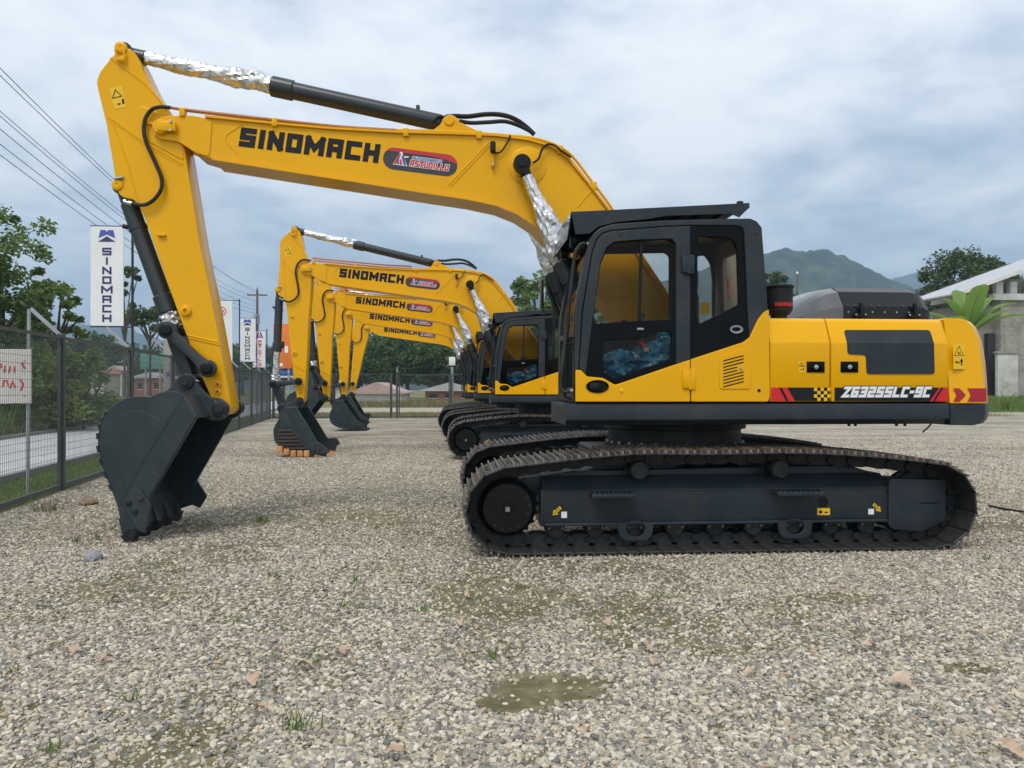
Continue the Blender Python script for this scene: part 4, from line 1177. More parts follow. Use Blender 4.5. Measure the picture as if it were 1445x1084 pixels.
# raised side bands
band = [bl3(*p) for p in [(278, 588.5), (260, 558.5), (252, 572), (205, 648), (172, 708), (181, 728), (205, 742), (210, 712), (214, 699)]]
for s in (-1, 1): plate('side_bar', [rnd(band, .01, 2)], s * (BW + .010), .030, 'bucket_paint', bucket, .010)
dome = [bl3(*p) for p in [(161, 602), (172, 586), (186, 579), (203, 580), (222, 589), (238, 600), (213, 648), (184, 700), (168, 665), (158, 630)]]
for s in (-1, 1):
    plate('cheek_plate', [rnd(dome, .02, 3)], s * (BW + .005), .018, 'bucket_paint', bucket, .006)
    bb_ = [bl3(*p) for p in [(260, 560), (252, 572.5), (205, 648.5), (172, 708)]]
    B().tube([(p[0], s * (BW + .020), p[1]) for p in bb_], .009, 6).done('weld_or_highlight_bead', 'bucket_paint', bucket)  # bead added along the band so its painted edge shows a thin highlight
# heel wear strips across the back
bkp = [Vector(bl3(*p)) for p in bk_back[6:13]]
cc = catmull([(p.x, 0, p.y) for p in bkp], 6)
for k in range(8):
    i = 2 + k * 4
    p, q_ = cc[i], cc[i + 2]
    d = (q_ - p).normalized(); n = Vector((d.z, 0, -d.x))
    if n.x > 0: n = -n
    n = -n if n.dot(Vector((-1, 0, 0))) < 0 else n
    b = B()
    rg = []
    for y in (-BW - .012, BW + .012): rg.append([Vector((w.x, y, w.z)) for w in (p - n * .01, q_ - n * .01, q_ + n * .006, p + n * .012)])
    b.rings(rg); b.done('wear_strip', 'bucket_paint', bucket, 0)
# ears
ear = [L(*p, -.25) for p in [(222, 556), (240, 549), (252, 533), (262, 526), (274, 530), (284, 548), (296, 560), (312, 562), (324, 572), (322, 586), (310, 594), (290, 592), (262, 575), (240, 566)]]
for s in (-1, 1): plate('bucket_ear', [rnd(ear, .03, 3)], s * .245, .06, 'bucket_paint', bucket, .008)
b = B()
for P, r in ((PE, .062), (PK, .072)):
    b.lathe((P[0], -.27, P[1]), (0, -1, 0), [(0, r + .012), (.035, r + .012), (.04, r), (.04, r * .6), (.052, r * .55), (.052, .01)], 20)
    b.lathe((P[0], .27, P[1]), (0, 1, 0), [(0, r + .012), (.035, r + .012), (.04, r)], 20)
    b.cyl((P[0], -.27, P[1]), (P[0], .27, P[1]), .05, n=14)
ep = b.done('bucket_pins', 'charcoal', bucket, kind='stuff')
b = B()
for px, py in ((277, 537), (304, 567), (313, 586)): c = L3(px, py, -.29); b.cyl(c, c + Vector((.03, -.015, -.008)), .009, n=6)
b.done('grease_nipples', 'steel', ep, kind='stuff')
# cutting edge and teeth
e0, e1_ = Vector(bl3(166, 716)), Vector(bl3(175, 752))
tdir = (e1_ - e0).normalized(); tn = Vector((-tdir.y, tdir.x))
if tn.x < 0: tn = -tn
ce = [e0, e1_, e1_ + tn * .05, e0 + tn * .06]
B().prism([(p.x, p.y) for p in ce], -BW - .004, BW + .004, .004).done('cutting_edge', 'bucket_paint', bucket)
for k in range(5):
    y = -BW + .07 + k * (2 * BW - .14) / 4
    b = B()
    base = e1_ - tdir * .14
    a_, b_, c_, d_ = base - tn * .03, base + tn * .065, e1_ + tdir * .05 + tn * .085, e1_ + tdir * .05 - tn * .028
    rg = [[Vector((p.x, y - hw, p.y)) for p in (a_, b_)] + [Vector((p.x, y + hw, p.y)) for p in (b_, a_)] for hw in (.05,)]
    r0 = [Vector((a_.x, y - .045, a_.y)), Vector((b_.x, y - .045, b_.y)), Vector((b_.x, y + .045, b_.y)), Vector((a_.x, y + .045, a_.y))]
    r1 = [Vector((d_.x, y - .055, d_.y)), Vector((c_.x, y - .055, c_.y)), Vector((c_.x, y + .055, c_.y)), Vector((d_.x, y + .055, d_.y))]
    b.rings([r0, r1]); ad = b.done('tooth_adapter', 'bucket_paint', bucket, 0)
    p2 = e1_ + tdir * .02; p3 = e1_ + tdir * .13
    r0 = [Vector(((p2 + tn * o).x, y + yy, (p2 + tn * o).y)) for o, yy in ((-.045, -.062), (.10, -.062), (.10, .062), (-.045, .062))]
    r1 = [Vector(((p3 + tn * o).x, y + yy, (p3 + tn * o).y)) for o, yy in ((.0, -.058), (.04, -.058), (.04, .058), (.0, .058))]
    B().rings([r0, r1]).done('tooth', 'charcoal', bucket, 0)
# side cutters
for s in (-1, 1):
    sc = [bl3(*p) for p in [(177, 716), (190, 688), (199, 686), (215, 712), (208, 752), (198, 748)]] if s < 0 else [bl3(*p) for p in [(177, 716), (190, 692), (204, 690), (228, 728), (216, 748), (198, 740)]]
    pl_ = plate('side_cutter', [rnd(sc, .015, 2)], s * (BW + .034), .03, 'bucket_paint', bucket, .005)
    b = B()
    for px, py in ((185, 709), (202, 703), (193, 721)):
        c = L3(px, py, -BW); b.lathe((c.x, s * (BW + .045), c.z), (0, s, 0), [(0, .026), (.02, .025), (.024, .016)], 8)
    b.done('cutter_bolts', 'charcoal', pl_, kind='stuff')

# ---------------------------------------------------------------- hydraulic cylinders
def foil_tube(name, p, q_, r0, r1, par, pose, seed, bulges=(), nr=90):
    """crumpled foil sleeve from p to q"""
    rr = np.random.default_rng(seed); p, q_ = Vector(p), Vector(q_); d = q_ - p; quat = d.to_track_quat('Z', 'Y')
    n = 28; rings = []
    ph = rr.uniform(0, 6.28, (10,)); fz = rr.uniform(30, 95, 10); fa = rr.integers(1, 8, 10)
    for i in range(nr):
        t = i / (nr - 1)
        base = r0 + (r1 - r0) * t
        off = Vector((0, 0, 0))
        for bt, bw, ba, bo_ in bulges:
            g_ = math.exp(-((t - bt) / bw) ** 2); base += ba * g_; off += Vector((bo_[0], 0, bo_[1])) * g_
        ring = []
        for j in range(n):
            a = 2 * math.pi * j / n
            w = sum(abs(math.sin(.55 * fz[k] * t * d.length * .5 + fa[k] * a + ph[k])) for k in range(10)) / 10 - .63
            w2 = abs(math.sin(11 * t * d.length + 2 * a + ph[0])) * .25
            r = base * (1 + .55 * w + .35 * w2 * math.sin(3 * a + 17 * t + ph[3])) + rr.normal(0, .0007)
            ring.append(p + d * t + off + quat @ Vector((math.cos(a) * r, math.sin(a) * r, 0)))
        rings.append(ring)
    o = B().rings(rings).done(name, 'foil', par, 22)
    if pose: part(o, pose)
    return o
# arm cylinder
A0, A1 = Vector((PT[0], 0, PT[1])), Vector((PCB[0], 0, PCB[1])); ad_ = (A1 - A0)
lerp = lambda t: A0 + ad_ * t
tb = 205 / 456
b = B().cyl(lerp(tb), lerp(.975), .088, n=26, bev=.01)
b.cyl(lerp(tb - .01), lerp(tb + .06), .104, n=26, bev=.012)
b.cyl(lerp(.93), lerp(1), .075, n=20)
b.cyl(A1 - Vector((0, .09, 0)), A1 + Vector((0, .09, 0)), .085, n=20)
ac = b.done('arm_cylinder', 'cylinder_paint', exc); part(ac, 'armcyl')
c = lerp(.90); B().box(c.x - .02, c.x + .02, -.03, .03, c.z + .07, c.z + .13, .004).done('cylinder_port', 'cylinder_paint', ac)
b = B().cyl(A0, lerp(tb + .25), .055, n=18)
b.cyl(A0 - Vector((0, .10, 0)), A0 + Vector((0, .10, 0)), .085, n=20)
b.cyl(A0, lerp(.055), .075, n=16)
ar = b.done('arm_cylinder_rod', 'cylinder_paint', exc); part(ar, 'armrod')
fo = foil_tube('foil_sleeve', lerp(.035), lerp(tb - .003), .062, .082, ar, None, 4, ((.72, .10, .022, (0, .012)), (.35, .1, .008, (0, .0)), (.88, .06, .014, (0, .02))), 130)
# bucket cylinder
C0, C1 = Vector((PBC[0], 0, PBC[1])), Vector((PM[0], 0, PM[1])); cd_ = C1 - C0
lc = lambda t: C0 + cd_ * t
b = B().cyl(lc(.10), lc(.86), .086, n=26, bev=.01); b.cyl(lc(.74), lc(.87), .102, n=26, bev=.012); b.cyl(lc(0), lc(.14), .075, n=18)
b.cyl(lc(.26), lc(.285), .094, n=26)
b.cyl(C0 - Vector((0, .1, 0)), C0 + Vector((0, .1, 0)), .075, n=18)
bc = b.done('bucket_cylinder', 'cylinder_paint', exc); part(bc, 'bkcyl')
c = lc(.27); B().tube([(c.x - .09, -.02, c.z), (c.x - .14, -.03, c.z + .01)], .022, 8).done('cylinder_port', 'charcoal', bc)
b = B().cyl(lc(.3), lc(1), .055, n=16); b.cyl(C1 - Vector((0, .18, 0)), C1 + Vector((0, .18, 0)), .08, n=18)
br = b.done('bucket_cylinder_rod', 'cylinder_paint', exc); part(br, 'bkrod')
foil_tube('foil_sleeve', lc(.40), lc(.86), .066, .066, br, None, 9, (), 60)
foil_tube('foil_sleeve', lc(.865), lc(.975), .085, .095, br, None, 9, (), 30)
# boom cylinders either side of the boom
D0 = L3(737, 230, -.34); D1 = L3(868, 566, -.40)
for s in (-1, 1):
    P0 = Vector((D0.x, s * .315, D0.z)); P1 = Vector((D1.x, s * .38, zt + .12)); dd = P1 - P0
    lb = lambda t: P0 + dd * t
    b = B().cyl(lb(.44), lb(.97), .088, n=24, bev=.01); b.cyl(lb(.43), lb(.53), .108, n=24, bev=.014); b.cyl(P1 - Vector((0, .08, 0)), P1 + Vector((0, .08, 0)), .085, n=16)
    cyl_ = b.done('boom_cylinder', 'cylinder_paint', exc)
    b = B().cyl(lb(0), lb(.45), .052, n=16)
    b.lathe((P0.x, P0.y + s * .05, P0.z), (0, -s, 0), [(0, .06), (.004, .088), (.10, .09), (.115, .075)], 22)
    b.box(P0.x - .02, P0.x + .02, P0.y + s * .0 - .05, P0.y + .05, P0.z - .13, P0.z - .05, .006)
    rd = b.done('boom_cylinder_rod', 'black', exc)
    b = B().cyl((P0.x, s * (BY - .02), P0.z), (P0.x, s * .38, P0.z), .045, n=14); b.done('boom_cylinder_pin', 'black', rd)
    foil_tube('foil_sleeve', lb(.055), lb(.435), .055, .095, rd, None, 21 + s, ((.55, .16, .035, (.03, .0)), (.83, .12, .03, (.02, 0))), 110)
    b = B().tube(catmull([lb(.46) + Vector((-.10, 0, .02)), lb(.55) + Vector((-.13, 0, 0)), lb(.75) + Vector((-.12, 0, 0)), lb(.92) + Vector((-.10, 0, 0))], 5), .028, 8)
    b.done('hydraulic_hose', 'rubber', cyl_)

# ---------------------------------------------------------------- poses and copies
def rot_about(P, phi):
    T = Matrix.Translation((P[0], 0, P[1]))
    return T @ Matrix.Rotation(phi, 4, 'Y') @ T.inverted()
def rigid(P0, Q0, P1, Q1):
    a0 = math.atan2(Q0[1] - P0[1], Q0[0] - P0[0]); a1 = math.atan2(Q1[1] - P1[1], Q1[0] - P1[0])
    return Matrix.Translation((P1[0], 0, P1[1])) @ Matrix.Rotation(a0 - a1, 4, 'Y') @ Matrix.Translation((-P0[0], 0, -P0[1]))
def ap(M, P):
    v = M @ Vector((P[0], 0, P[1])); return (v.x, v.z)
def circ(A, ra, Bp, rb, side):
    a, b_ = Vector(A), Vector(Bp); d = b_ - a; L_ = min(d.length, ra + rb - 1e-4); L_ = max(L_, abs(ra - rb) + 1e-4)
    x = (L_ * L_ + ra * ra - rb * rb) / (2 * L_); h = math.sqrt(max(0, ra * ra - x * x)); d.normalize(); n = Vector((-d.y, d.x))
    c1, c2 = a + d * x + n * h, a + d * x - n * h
    return c1 if c1.x < c2.x else c2
def dist(a, b_): return math.hypot(a[0] - b_[0], a[1] - b_[1])
def pose(arm_deg, bucket_deg):
    M = {}
    MA = rot_about(PA, R(arm_deg)); K = ap(MA, PK)
    MB = Matrix.Translation((K[0], 0, K[1])) @ Matrix.Rotation(R(bucket_deg), 4, 'Y') @ Matrix.Translation((-PK[0], 0, -PK[1]))
    l1 = ap(MA, PL); e1_ = ap(MB, PE)
    m1 = circ(l1, dist(PL, PM), e1_, dist(PE, PM), 0)
    M['arm'] = MA; M['bucket'] = MB
    M['dog'] = rigid(PM, PL, m1, l1); M['blink'] = rigid(PM, PE, m1, e1_)
    c0 = ap(MA, PBC)
    M['bkcyl'] = rigid(PBC, PM, c0, m1); M['bkrod'] = rigid(PM, PBC, m1, c0)
    t1 = ap(MA, PT)
    M['armcyl'] = rigid(PCB, PT, PCB, t1); M['armrod'] = rigid(PT, PCB, t1, PCB)
    return M
def copy_tree(root):
    r = root.copy(); COL.objects.link(r); mp = {}
    for ch in list(root.children):
        c = ch.copy(); COL.objects.link(c); c.parent = r; mp[ch.name] = c
        for g_ in ch.children:
            d = g_.copy(); COL.objects.link(d); d.parent = c
            for h_ in g_.children:
                e = h_.copy(); COL.objects.link(e); e.parent = c; e.matrix_basis = g_.matrix_basis @ h_.matrix_basis
    return r, mp
GRP = 'yellow excavators parked in a row'
tag(exc, 'large yellow and slate tracked excavator with model lettering ZG3255LC-9C on its side', 'excavator', GRP)
specs = [(-.22, 9.1, 13.5, -60, 'yellow excavator whose bucket stands on rust orange teeth and blocks'),
         (-.42, 14.3, 13.5, 8, 'yellow excavator with a curled bucket half hidden behind the orange toothed bucket'),
         (-.62, 19.2, 14.5, -64, 'yellow excavator with its smooth dark bucket resting flat on the gravel'),
         (-.62, 25.2, 24, -60, 'yellow excavator standing last in the row beside the back fence')]
fleet = []
BSH = (-.12, -.22, -.16, -.2)
# keep thing > part > sub-part: pull anything deeper up one level (their transforms are identity)
for p1_ in list(exc.children):
    for p2_ in list(p1_.children):
        for p3_ in list(p2_.children):
            for p4_ in list(p3_.children): p4_.parent = p1_
            p3_.parent = p1_
def own_material(o, m):
    o.data = o.data.copy(); o.data.materials.clear(); o.data.materials.append(MATS[m])
for i, (dx, dy, aa, ba, lab) in enumerate(specs):
    r, mp = copy_tree(exc)
    r.location = (XC + dx, YC + dy, 0)
    PM_ = pose(aa, ba)
    for nm, c in mp.items():
        if nm in POSE and POSE[nm] in PM_: c.matrix_basis = PM_[POSE[nm]]
        if nm in POSE or nm.startswith(('boom_cylinder',)): c.matrix_basis = Matrix.Translation((BSH[i], 0, 0)) @ c.matrix_basis
    tag(r, lab, 'excavator', GRP)
    fleet.append((r, mp, PM_))
    if i in (0, 3):
        bk = mp['bucket']
        for g_ in bk.children:
            if g_.name.split('.')[0] in ('tooth', 'tooth_adapter', 'cutting_edge'): own_material(g_, 'rust_teeth')
# the second machine's bucket: wear bars on the cheek and bare heel blocks
r2, mp2, P2 = fleet[0]
bk2 = mp2['bucket']; inv = (Matrix.Translation((BSH[0], 0, 0)) @ P2['bucket']).inverted()
def L2(px, py, yl):
    p = at(px, py, r2.location.y + yl); return Vector((p.x - r2.location.x, yl, p.z))
def add2(b, name, m):
    for v in b.bm.verts: v.co = inv @ v.co
    return b.done(name, m, bk2, 25)
for k in range(6):
    y0 = 606.5 + k * 5.0; x1 = 413 + k * 3.6
    a, c = L2(393, y0 + 2.6, -BW - .02), L2(x1, y0, -BW - .02)
    b = B().box(a.x, c.x, -BW - .045, -BW + .01, a.z, c.z, .006)
    add2(b, 'cheek_wear_bar', 'rust_bar')
for k in range(5):
    px = 395 + k * 9.4
    a = L2(px, 632.5 + (0 if k else -1) + min(k, 2) * 2.6, -BW - .03)
    b = B().box(a.x - .06, a.x + .06, -BW - .06, -BW + .10, a.z - .11, a.z + .03, .022, 2)
    add2(b, 'heel_block', 'rust_teeth')

# ================================================================== GROUND
def vnoise(x, y, seed=0):
    """value noise, numpy"""
    def h(i, j):
        n = (i * 374761393 + j * 668265263 + seed * 1442695041) & 0x7fffffff
        n = ((n ^ (n >> 13)) * 1274126177) & 0x7fffffff
        return ((n ^ (n >> 16)) & 0xffff) / 65535.0
    xi_, yi_ = np.floor(x).astype(np.int64), np.floor(y).astype(np.int64)
    fx_, fy_ = x - xi_, y - yi_
    fx_ = fx_ * fx_ * (3 - 2 * fx_); fy_ = fy_ * fy_ * (3 - 2 * fy_)
    return (h(xi_, yi_) * (1 - fx_) + h(xi_ + 1, yi_) * fx_) * (1 - fy_) + (h(xi_, yi_ + 1) * (1 - fx_) + h(xi_ + 1, yi_ + 1) * fx_) * fy_
def fbm(x, y, oct_=4, seed=0):
    s = 0; a = .5; t = 0
    for k in range(oct_): s = s + a * vnoise(x * 2 ** k, y * 2 ** k, seed + k); t += a; a *= .5
    return s / t

# ground sheet material: dusty gravel, olive soil near the camera where stones are real
def ground_material():
    m = bpy.data.materials.new('gravel_ground'); N, Lk = nt(m); b = N['Principled BSDF']
    b.inputs['Roughness'].default_value = 0.9; b.inputs['Specular IOR Level'].default_value = 0.25
    g = N.new('ShaderNodeTexCoord')
    def noise(s, d=6, rg=.6):
        n = N.new('ShaderNodeTexNoise'); n.inputs['Scale'].default_value = s; n.inputs['Detail'].default_value = d; n.inputs['Roughness'].default_value = rg
        Lk.new(g.outputs['Object'], n.inputs['Vector']); return n.outputs['Fac']
    def ramp(f, st):
        r = N.new('ShaderNodeValToRGB'); e = r.color_ramp.elements
        e[0].position, e[0].color = st[0][0], (*st[0][1], 1); e[1].position, e[1].color = st[-1][0], (*st[-1][1], 1)
        for p, c in st[1:-1]: x = e.new(p); x.color = (*c, 1)
        Lk.new(f, r.inputs[0]); return r.outputs[0]
    def mix(f, a, c, mode='MIX'):
        x = N.new('ShaderNodeMixRGB'); x.blend_type = mode
        for i, v in enumerate((f, a, c)):
            if isinstance(v, (int, float)): x.inputs[i].default_value = v
            elif isinstance(v, tuple): x.inputs[i].default_value = (*v, 1)
            else: Lk.new(v, x.inputs[i])
        return x.outputs[0]
    vo = N.new('ShaderNodeTexVoronoi'); vo.inputs['Scale'].default_value = 26; Lk.new(g.outputs['Object'], vo.inputs['Vector'])
    bw = N.new('ShaderNodeRGBToBW'); Lk.new(vo.outputs['Color'], bw.inputs[0])
    stones = ramp(bw.outputs[0], [(0.1, (.18, .175, .16)), (.4, (.36, .33, .275)), (.6, (.48, .44, .36)), (.85, (.60, .56, .48))])
    dk = ramp(vo.outputs['Distance'], [(.25, (1, 1, 1)), (.75, (.45, .43, .40))])
    stones = mix(1.0, stones, dk, 'MULTIPLY')
    soil = ramp(noise(5, 8), [(.3, (.085, .078, .038)), (.5, (.15, .135, .07)), (.7, (.27, .245, .155))])
    patch = ramp(noise(.45, 7, .65), [(.38, (0, 0, 0)), (.60, (1, 1, 1))])
    dusty = mix(0.55, stones, ramp(noise(1.3, 8, .7), [(.33, (.27, .235, .165)), (.45, (.42, .375, .29)), (.55, (.55, .50, .40)), (.7, (.64, .585, .48))]))
    far = mix(patch, stones, dusty)
    mp_ = N.new('ShaderNodeMapping'); mp_.inputs['Scale'].default_value = (.12, 1.1, 1); mp_.inputs['Rotation'].default_value = (0, 0, .12)
    Lk.new(g.outputs['Object'], mp_.inputs['Vector'])
    ns_ = N.new('ShaderNodeTexNoise'); ns_.inputs['Scale'].default_value = 1.0; ns_.inputs['Detail'].default_value = 8; ns_.inputs['Roughness'].default_value = .65
    Lk.new(mp_.outputs[0], ns_.inputs['Vector'])
    far = mix(1.0, far, ramp(ns_.outputs['Fac'], [(.34, (.62, .58, .50)), (.47, (.97, .95, .92)), (.62, (1.12, 1.10, 1.06))]), 'MULTIPLY')
    sp = N.new('ShaderNodeVectorMath'); sp.operation = 'LENGTH'; Lk.new(g.outputs['Object'], sp.inputs[0])
    mr = N.new('ShaderNodeMapRange'); mr.inputs['From Min'].default_value = 8; mr.inputs['From Max'].default_value = 15
    Lk.new(sp.outputs['Value'], mr.inputs['Value'])
    Lk.new(mix(mr.outputs[0], soil, far), b.inputs['Base Color'])
    bp = N.new('ShaderNodeBump'); bp.inputs['Strength'].default_value = .7; bp.inputs['Distance'].default_value = .02
    Lk.new(vo.outputs['Distance'], bp.inputs['Height']); bp.invert = True
    Lk.new(bp.outputs[0], b.inputs['Normal'])
    MATS['gravel_ground'] = m
ground_material()
def simple_ground(name, stops, scale, rough=.95, bump=.5):
    m = bpy.data.materials.new(name); N, Lk = nt(m); b = N['Principled BSDF']; b.inputs['Roughness'].default_value = rough
    b.inputs['Specular IOR Level'].default_value = .2
    g = N.new('ShaderNodeTexCoord'); n = N.new('ShaderNodeTexNoise'); n.inputs['Scale'].default_value = scale; n.inputs['Detail'].default_value = 9; n.inputs['Roughness'].default_value = .7
    Lk.new(g.outputs['Object'], n.inputs['Vector'])
    r = N.new('ShaderNodeValToRGB'); e = r.color_ramp.elements
    e[0].position, e[0].color = stops[0][0], (*stops[0][1], 1); e[1].position, e[1].color = stops[-1][0], (*stops[-1][1], 1)
    for p, c in stops[1:-1]: x = e.new(p); x.color = (*c, 1)
    Lk.new(n.outputs['Fac'], r.inputs[0]); Lk.new(r.outputs[0], b.inputs['Base Color'])
    bp = N.new('ShaderNodeBump'); bp.inputs['Strength'].default_value = bump; bp.inputs['Distance'].default_value = .05
    Lk.new(n.outputs['Fac'], bp.inputs['Height']); Lk.new(bp.outputs[0], b.inputs['Normal'])
    MATS[name] = m
simple_ground('grass_ground', [(.3, (.035, .065, .012)), (.5, (.075, .12, .022)), (.7, (.15, .17, .05))], 3)
simple_ground('meadow', [(.3, (.09, .11, .03)), (.5, (.20, .19, .07)), (.7, (.34, .29, .15))], .35)
simple_ground('road_surface', [(.3, (.42, .42, .43)), (.55, (.50, .50, .50)), (.7, (.56, .55, .55))], 1.2, .9, .1)
simple_ground('dirt_road', [(.3, (.34, .29, .21)), (.55, (.46, .41, .32)), (.7, (.52, .48, .40))], .8)
simple_ground('forest', [(.36, (.004, .010, .005)), (.48, (.014, .028, .010)), (.55, (.035, .055, .018)), (.66, (.075, .10, .035))], .035, 1, 0)

def sheet(name, pts, z, m, kind='structure'):
    o = B().poly([(p[0], p[1], z) for p in pts]).done(name, m, None, 0, recalc=False)
    if o.data.polygons[0].normal.z < 0: o.data.flip_normals()
    o['kind'] = kind
    return o
# fence line (plan)
F0 = Vector((-5.35, 9.48)) * (CAMH / 1.45); fdir = Vector((-.1255, 1)).normalized()
def fence_at(px):
    """plan point where the pixel column meets the fence line"""
    u = (px - CX) / FPX; d = Vector((ST + u * CT, CT - u * ST))
    den = d.x * fdir.y - d.y * fdir.x
    t = (F0.x * fdir.y - F0.y * fdir.x) / den
    return d * t
fnorm = Vector((-fdir.y, fdir.x))          # towards the road
if fnorm.x > 0: fnorm = -fnorm
fcorner = fence_at(381); fstart = F0 - fdir * 9
YB = fcorner.y
# base terrain far out
sheet('terrain', [(-2600, -300), (2600, -300), (2600, 4200), (-2600, 4200)], -.03, 'meadow')
sheet('gravel_yard', [tuple(fstart - fdir * 10), (40, -14), (62, 62), (30, 70), (14, YB + 2), tuple(fcorner)], 0, 'gravel_ground')
def off(p, d): return (p.x + fnorm.x * d, p.y + fnorm.y * d)
s_, e_ = fstart - fdir * 10, F0 + fdir * 260
sheet('verge', [off(s_, .05), off(e_, .05), off(e_, 1.4), off(s_, 1.4)], -.01, 'grass_ground')
sheet('road', [off(s_, 1.35), off(e_, 1.35), off(e_, 5.75), off(s_, 5.75)], -.004, 'road_surface')
for a_, b_ in ((1.22, 1.35), (5.75, 5.88)):
    b = B(); h = .10
    q0, q1, q2, q3 = off(s_, a_), off(e_, a_), off(e_, b_), off(s_, b_)
    b.rings([[Vector((*q0, -.03)), Vector((*q3, -.03)), Vector((*q3, h)), Vector((*q0, h))], [Vector((*q1, -.03)), Vector((*q2, -.03)), Vector((*q2, h)), Vector((*q1, h))]])
    struct(b.done('kerb', 'block_joint', None, 0))
# dirt road behind the back fence and strip of grass
sheet('back_grass', [(fcorner.x, YB + .2), (40, YB + .2), (40, YB + 9), (fcorner.x - 1.2, YB + 9)], -.012, 'meadow')
sheet('dirt_road', [(-12, YB + 9), (60, YB + 9), (60, YB + 22), (-12, YB + 22)], -.008, 'dirt_road')

# ---------------------------------------------------------------- real stones
def gravel():
    def scatter(n, tmin, tmax, umax, power):
        # points in the fan seen from the yard's near side; density per area ~ t^-power
        r = rng.random(n)
        if power == 2: t = tmin * (tmax / tmin) ** r
        else: t = (tmin ** (2 - power) + r * (tmax ** (2 - power) - tmin ** (2 - power))) ** (1 / (2 - power))
        u = rng.uniform(-umax, umax, n)
        return np.stack([t * (ST + u * CT), t * (CT - u * ST)], 1), t
    P1, t1 = scatter(165000, 2.3, 7.0, .90, .6)
    P2, t2 = scatter(230000, 7.0, 24.0, .80, 1.2)
    P3, t3 = scatter(130000, 2.3, 8.0, .88, .8)
    P = np.concatenate([P1, P2, P3]); t = np.concatenate([t1, t2, t3]); grit = np.arange(len(P)) >= len(P1) + len(P2)
    # keep inside the fence
    side = (P[:, 0] - F0.x) * fdir.y - (P[:, 1] - F0.y) * fdir.x
    keep = side > .10
    # bare / muddy patches
    bare = np.zeros(len(P))
    for px, py, rx_, ry_, w in ((775, 972, .36, .24, 1.), (720, 992, .22, .13, 1.), (700, 845, .55, .75, .85), (730, 800, .7, .5, .7), (690, 905, .3, .4, .6), (1180, 845, .30, .2, .9), (1290, 870, .3, .12, .5), (1160, 985, .3, .12, .5), (1370, 945, .22, .10, .8), (60, 870, .4, .25, .5), (540, 800, .5, .3, .5), (430, 880, .4, .25, .45), (250, 745, .6, .35, .7), (1050, 1020, .3, .14, .45), (1250, 1030, .25, .1, .5), (620, 860, .25, .3, .4), (330, 850, 1.7, .55, .38), (130, 840, 1.2, .5, .35), (520, 905, .9, .3, .32), (980, 850, 1.3, .3, .28), (1330, 900, .9, .3, .25)):
        c = ground(px, py)
        d = ((P[:, 0] - c.x) / rx_) ** 2 + ((P[:, 1] - c.y) / ry_) ** 2
        wob = fbm(P[:, 0] * 5 + 3, P[:, 1] * 5, 4, 5)
        bare = np.maximum(bare, w * np.clip(1.35 - d * (.55 + .9 * wob), 0, 1))
    nz = fbm(P[:, 0] * .9 + 50, P[:, 1] * .9 + 50, 5, 9)
    bare = np.maximum(bare, np.clip((nz - .55) * 5, 0, .75))
    keep &= rng.random(len(P)) > bare * .98
    keep &= rng.random(len(P)) < np.clip((25 - t) / 8, .0, 1)
    P, t, nzk, grit = P[keep], t[keep], nz[keep], grit[keep]
    n = len(P)
    sz = np.exp(rng.normal(-4.72, .42, n)) * (1 + .16 * np.clip(t - 6, 0, 10) / 4)
    # coarser stones towards the foreground right, finer on the left
    sz *= .85 + .35 * fbm(P[:, 0] * .5 + 9, P[:, 1] * .5, 3, 3)
    big_ = rng.random(n) < .012; sz[big_] *= 1.4
    sz[grit] *= .5
    sz = np.clip(sz, .003, .0175)
    z = sz * rng.uniform(-.10, .35, n)
    me = bpy.data.meshes.new('gravel')
    me.vertices.add(n)
    me.vertices.foreach_set('co', np.stack([P[:, 0], P[:, 1], z], 1).ravel().astype(np.float32))
    at_ = me.attributes.new('size', 'FLOAT', 'POINT'); at_.data.foreach_set('value', sz.astype(np.float32))
    rot = np.stack([rng.normal(0, .35, n), rng.normal(0, .35, n), rng.uniform(0, 6.28, n)], 1)
    ar_ = me.attributes.new('turn', 'FLOAT_VECTOR', 'POINT'); ar_.data.foreach_set('vector', rot.ravel().astype(np.float32))
    o = bpy.data.objects.new('gravel', me); COL.objects.link(o)
    # stone shapes kept in a collection of their own, used only as instances
    sc = bpy.data.collections.new('stone_shapes')
    m = bpy.data.materials.new('stone'); N, Lk = nt(m); bs = N['Principled BSDF']; bs.inputs['Roughness'].default_value = .72
    oi = N.new('ShaderNodeObjectInfo'); rp = N.new('ShaderNodeValToRGB'); e = rp.color_ramp.elements
    cols = [(0, (0.173, 0.163, 0.145)), (.09, (0.286, 0.268, 0.234)), (.21, (0.428, 0.392, 0.320)), (.35, (0.541, 0.485, 0.379)), (.47, (0.367, 0.335, 0.275)), (.57, (0.602, 0.535, 0.419)), (.68, (0.265, 0.258, 0.242)), (.77, (0.663, 0.600, 0.493)), (.88, (0.449, 0.370, 0.261)), (.95, (0.734, 0.680, 0.591)), (.990, (0.479, 0.340, 0.222))]
    e[0].position, e[0].color = 0, (*cols[0][1], 1); e[1].position, e[1].color = cols[-1][0], (*cols[-1][1], 1)
    for p, c in cols[1:-1]: x = e.new(p); x.color = (*c, 1)
    rp.color_ramp.interpolation = 'CONSTANT'
    Lk.new(oi.outputs['Random'], rp.inputs[0])
    tcn = N.new('ShaderNodeTexCoord'); nn = N.new('ShaderNodeTexNoise'); nn.inputs['Scale'].default_value = 2.2; nn.inputs['Detail'].default_value = 5
    Lk.new(tcn.outputs['Object'], nn.inputs['Vector'])
    r2_ = N.new('ShaderNodeValToRGB'); r2_.color_ramp.elements[0].color = (.68, .67, .66, 1); r2_.color_ramp.elements[0].position = .3; r2_.color_ramp.elements[1].color = (1.05, 1.03, 1, 1); r2_.color_ramp.elements[1].position = .7
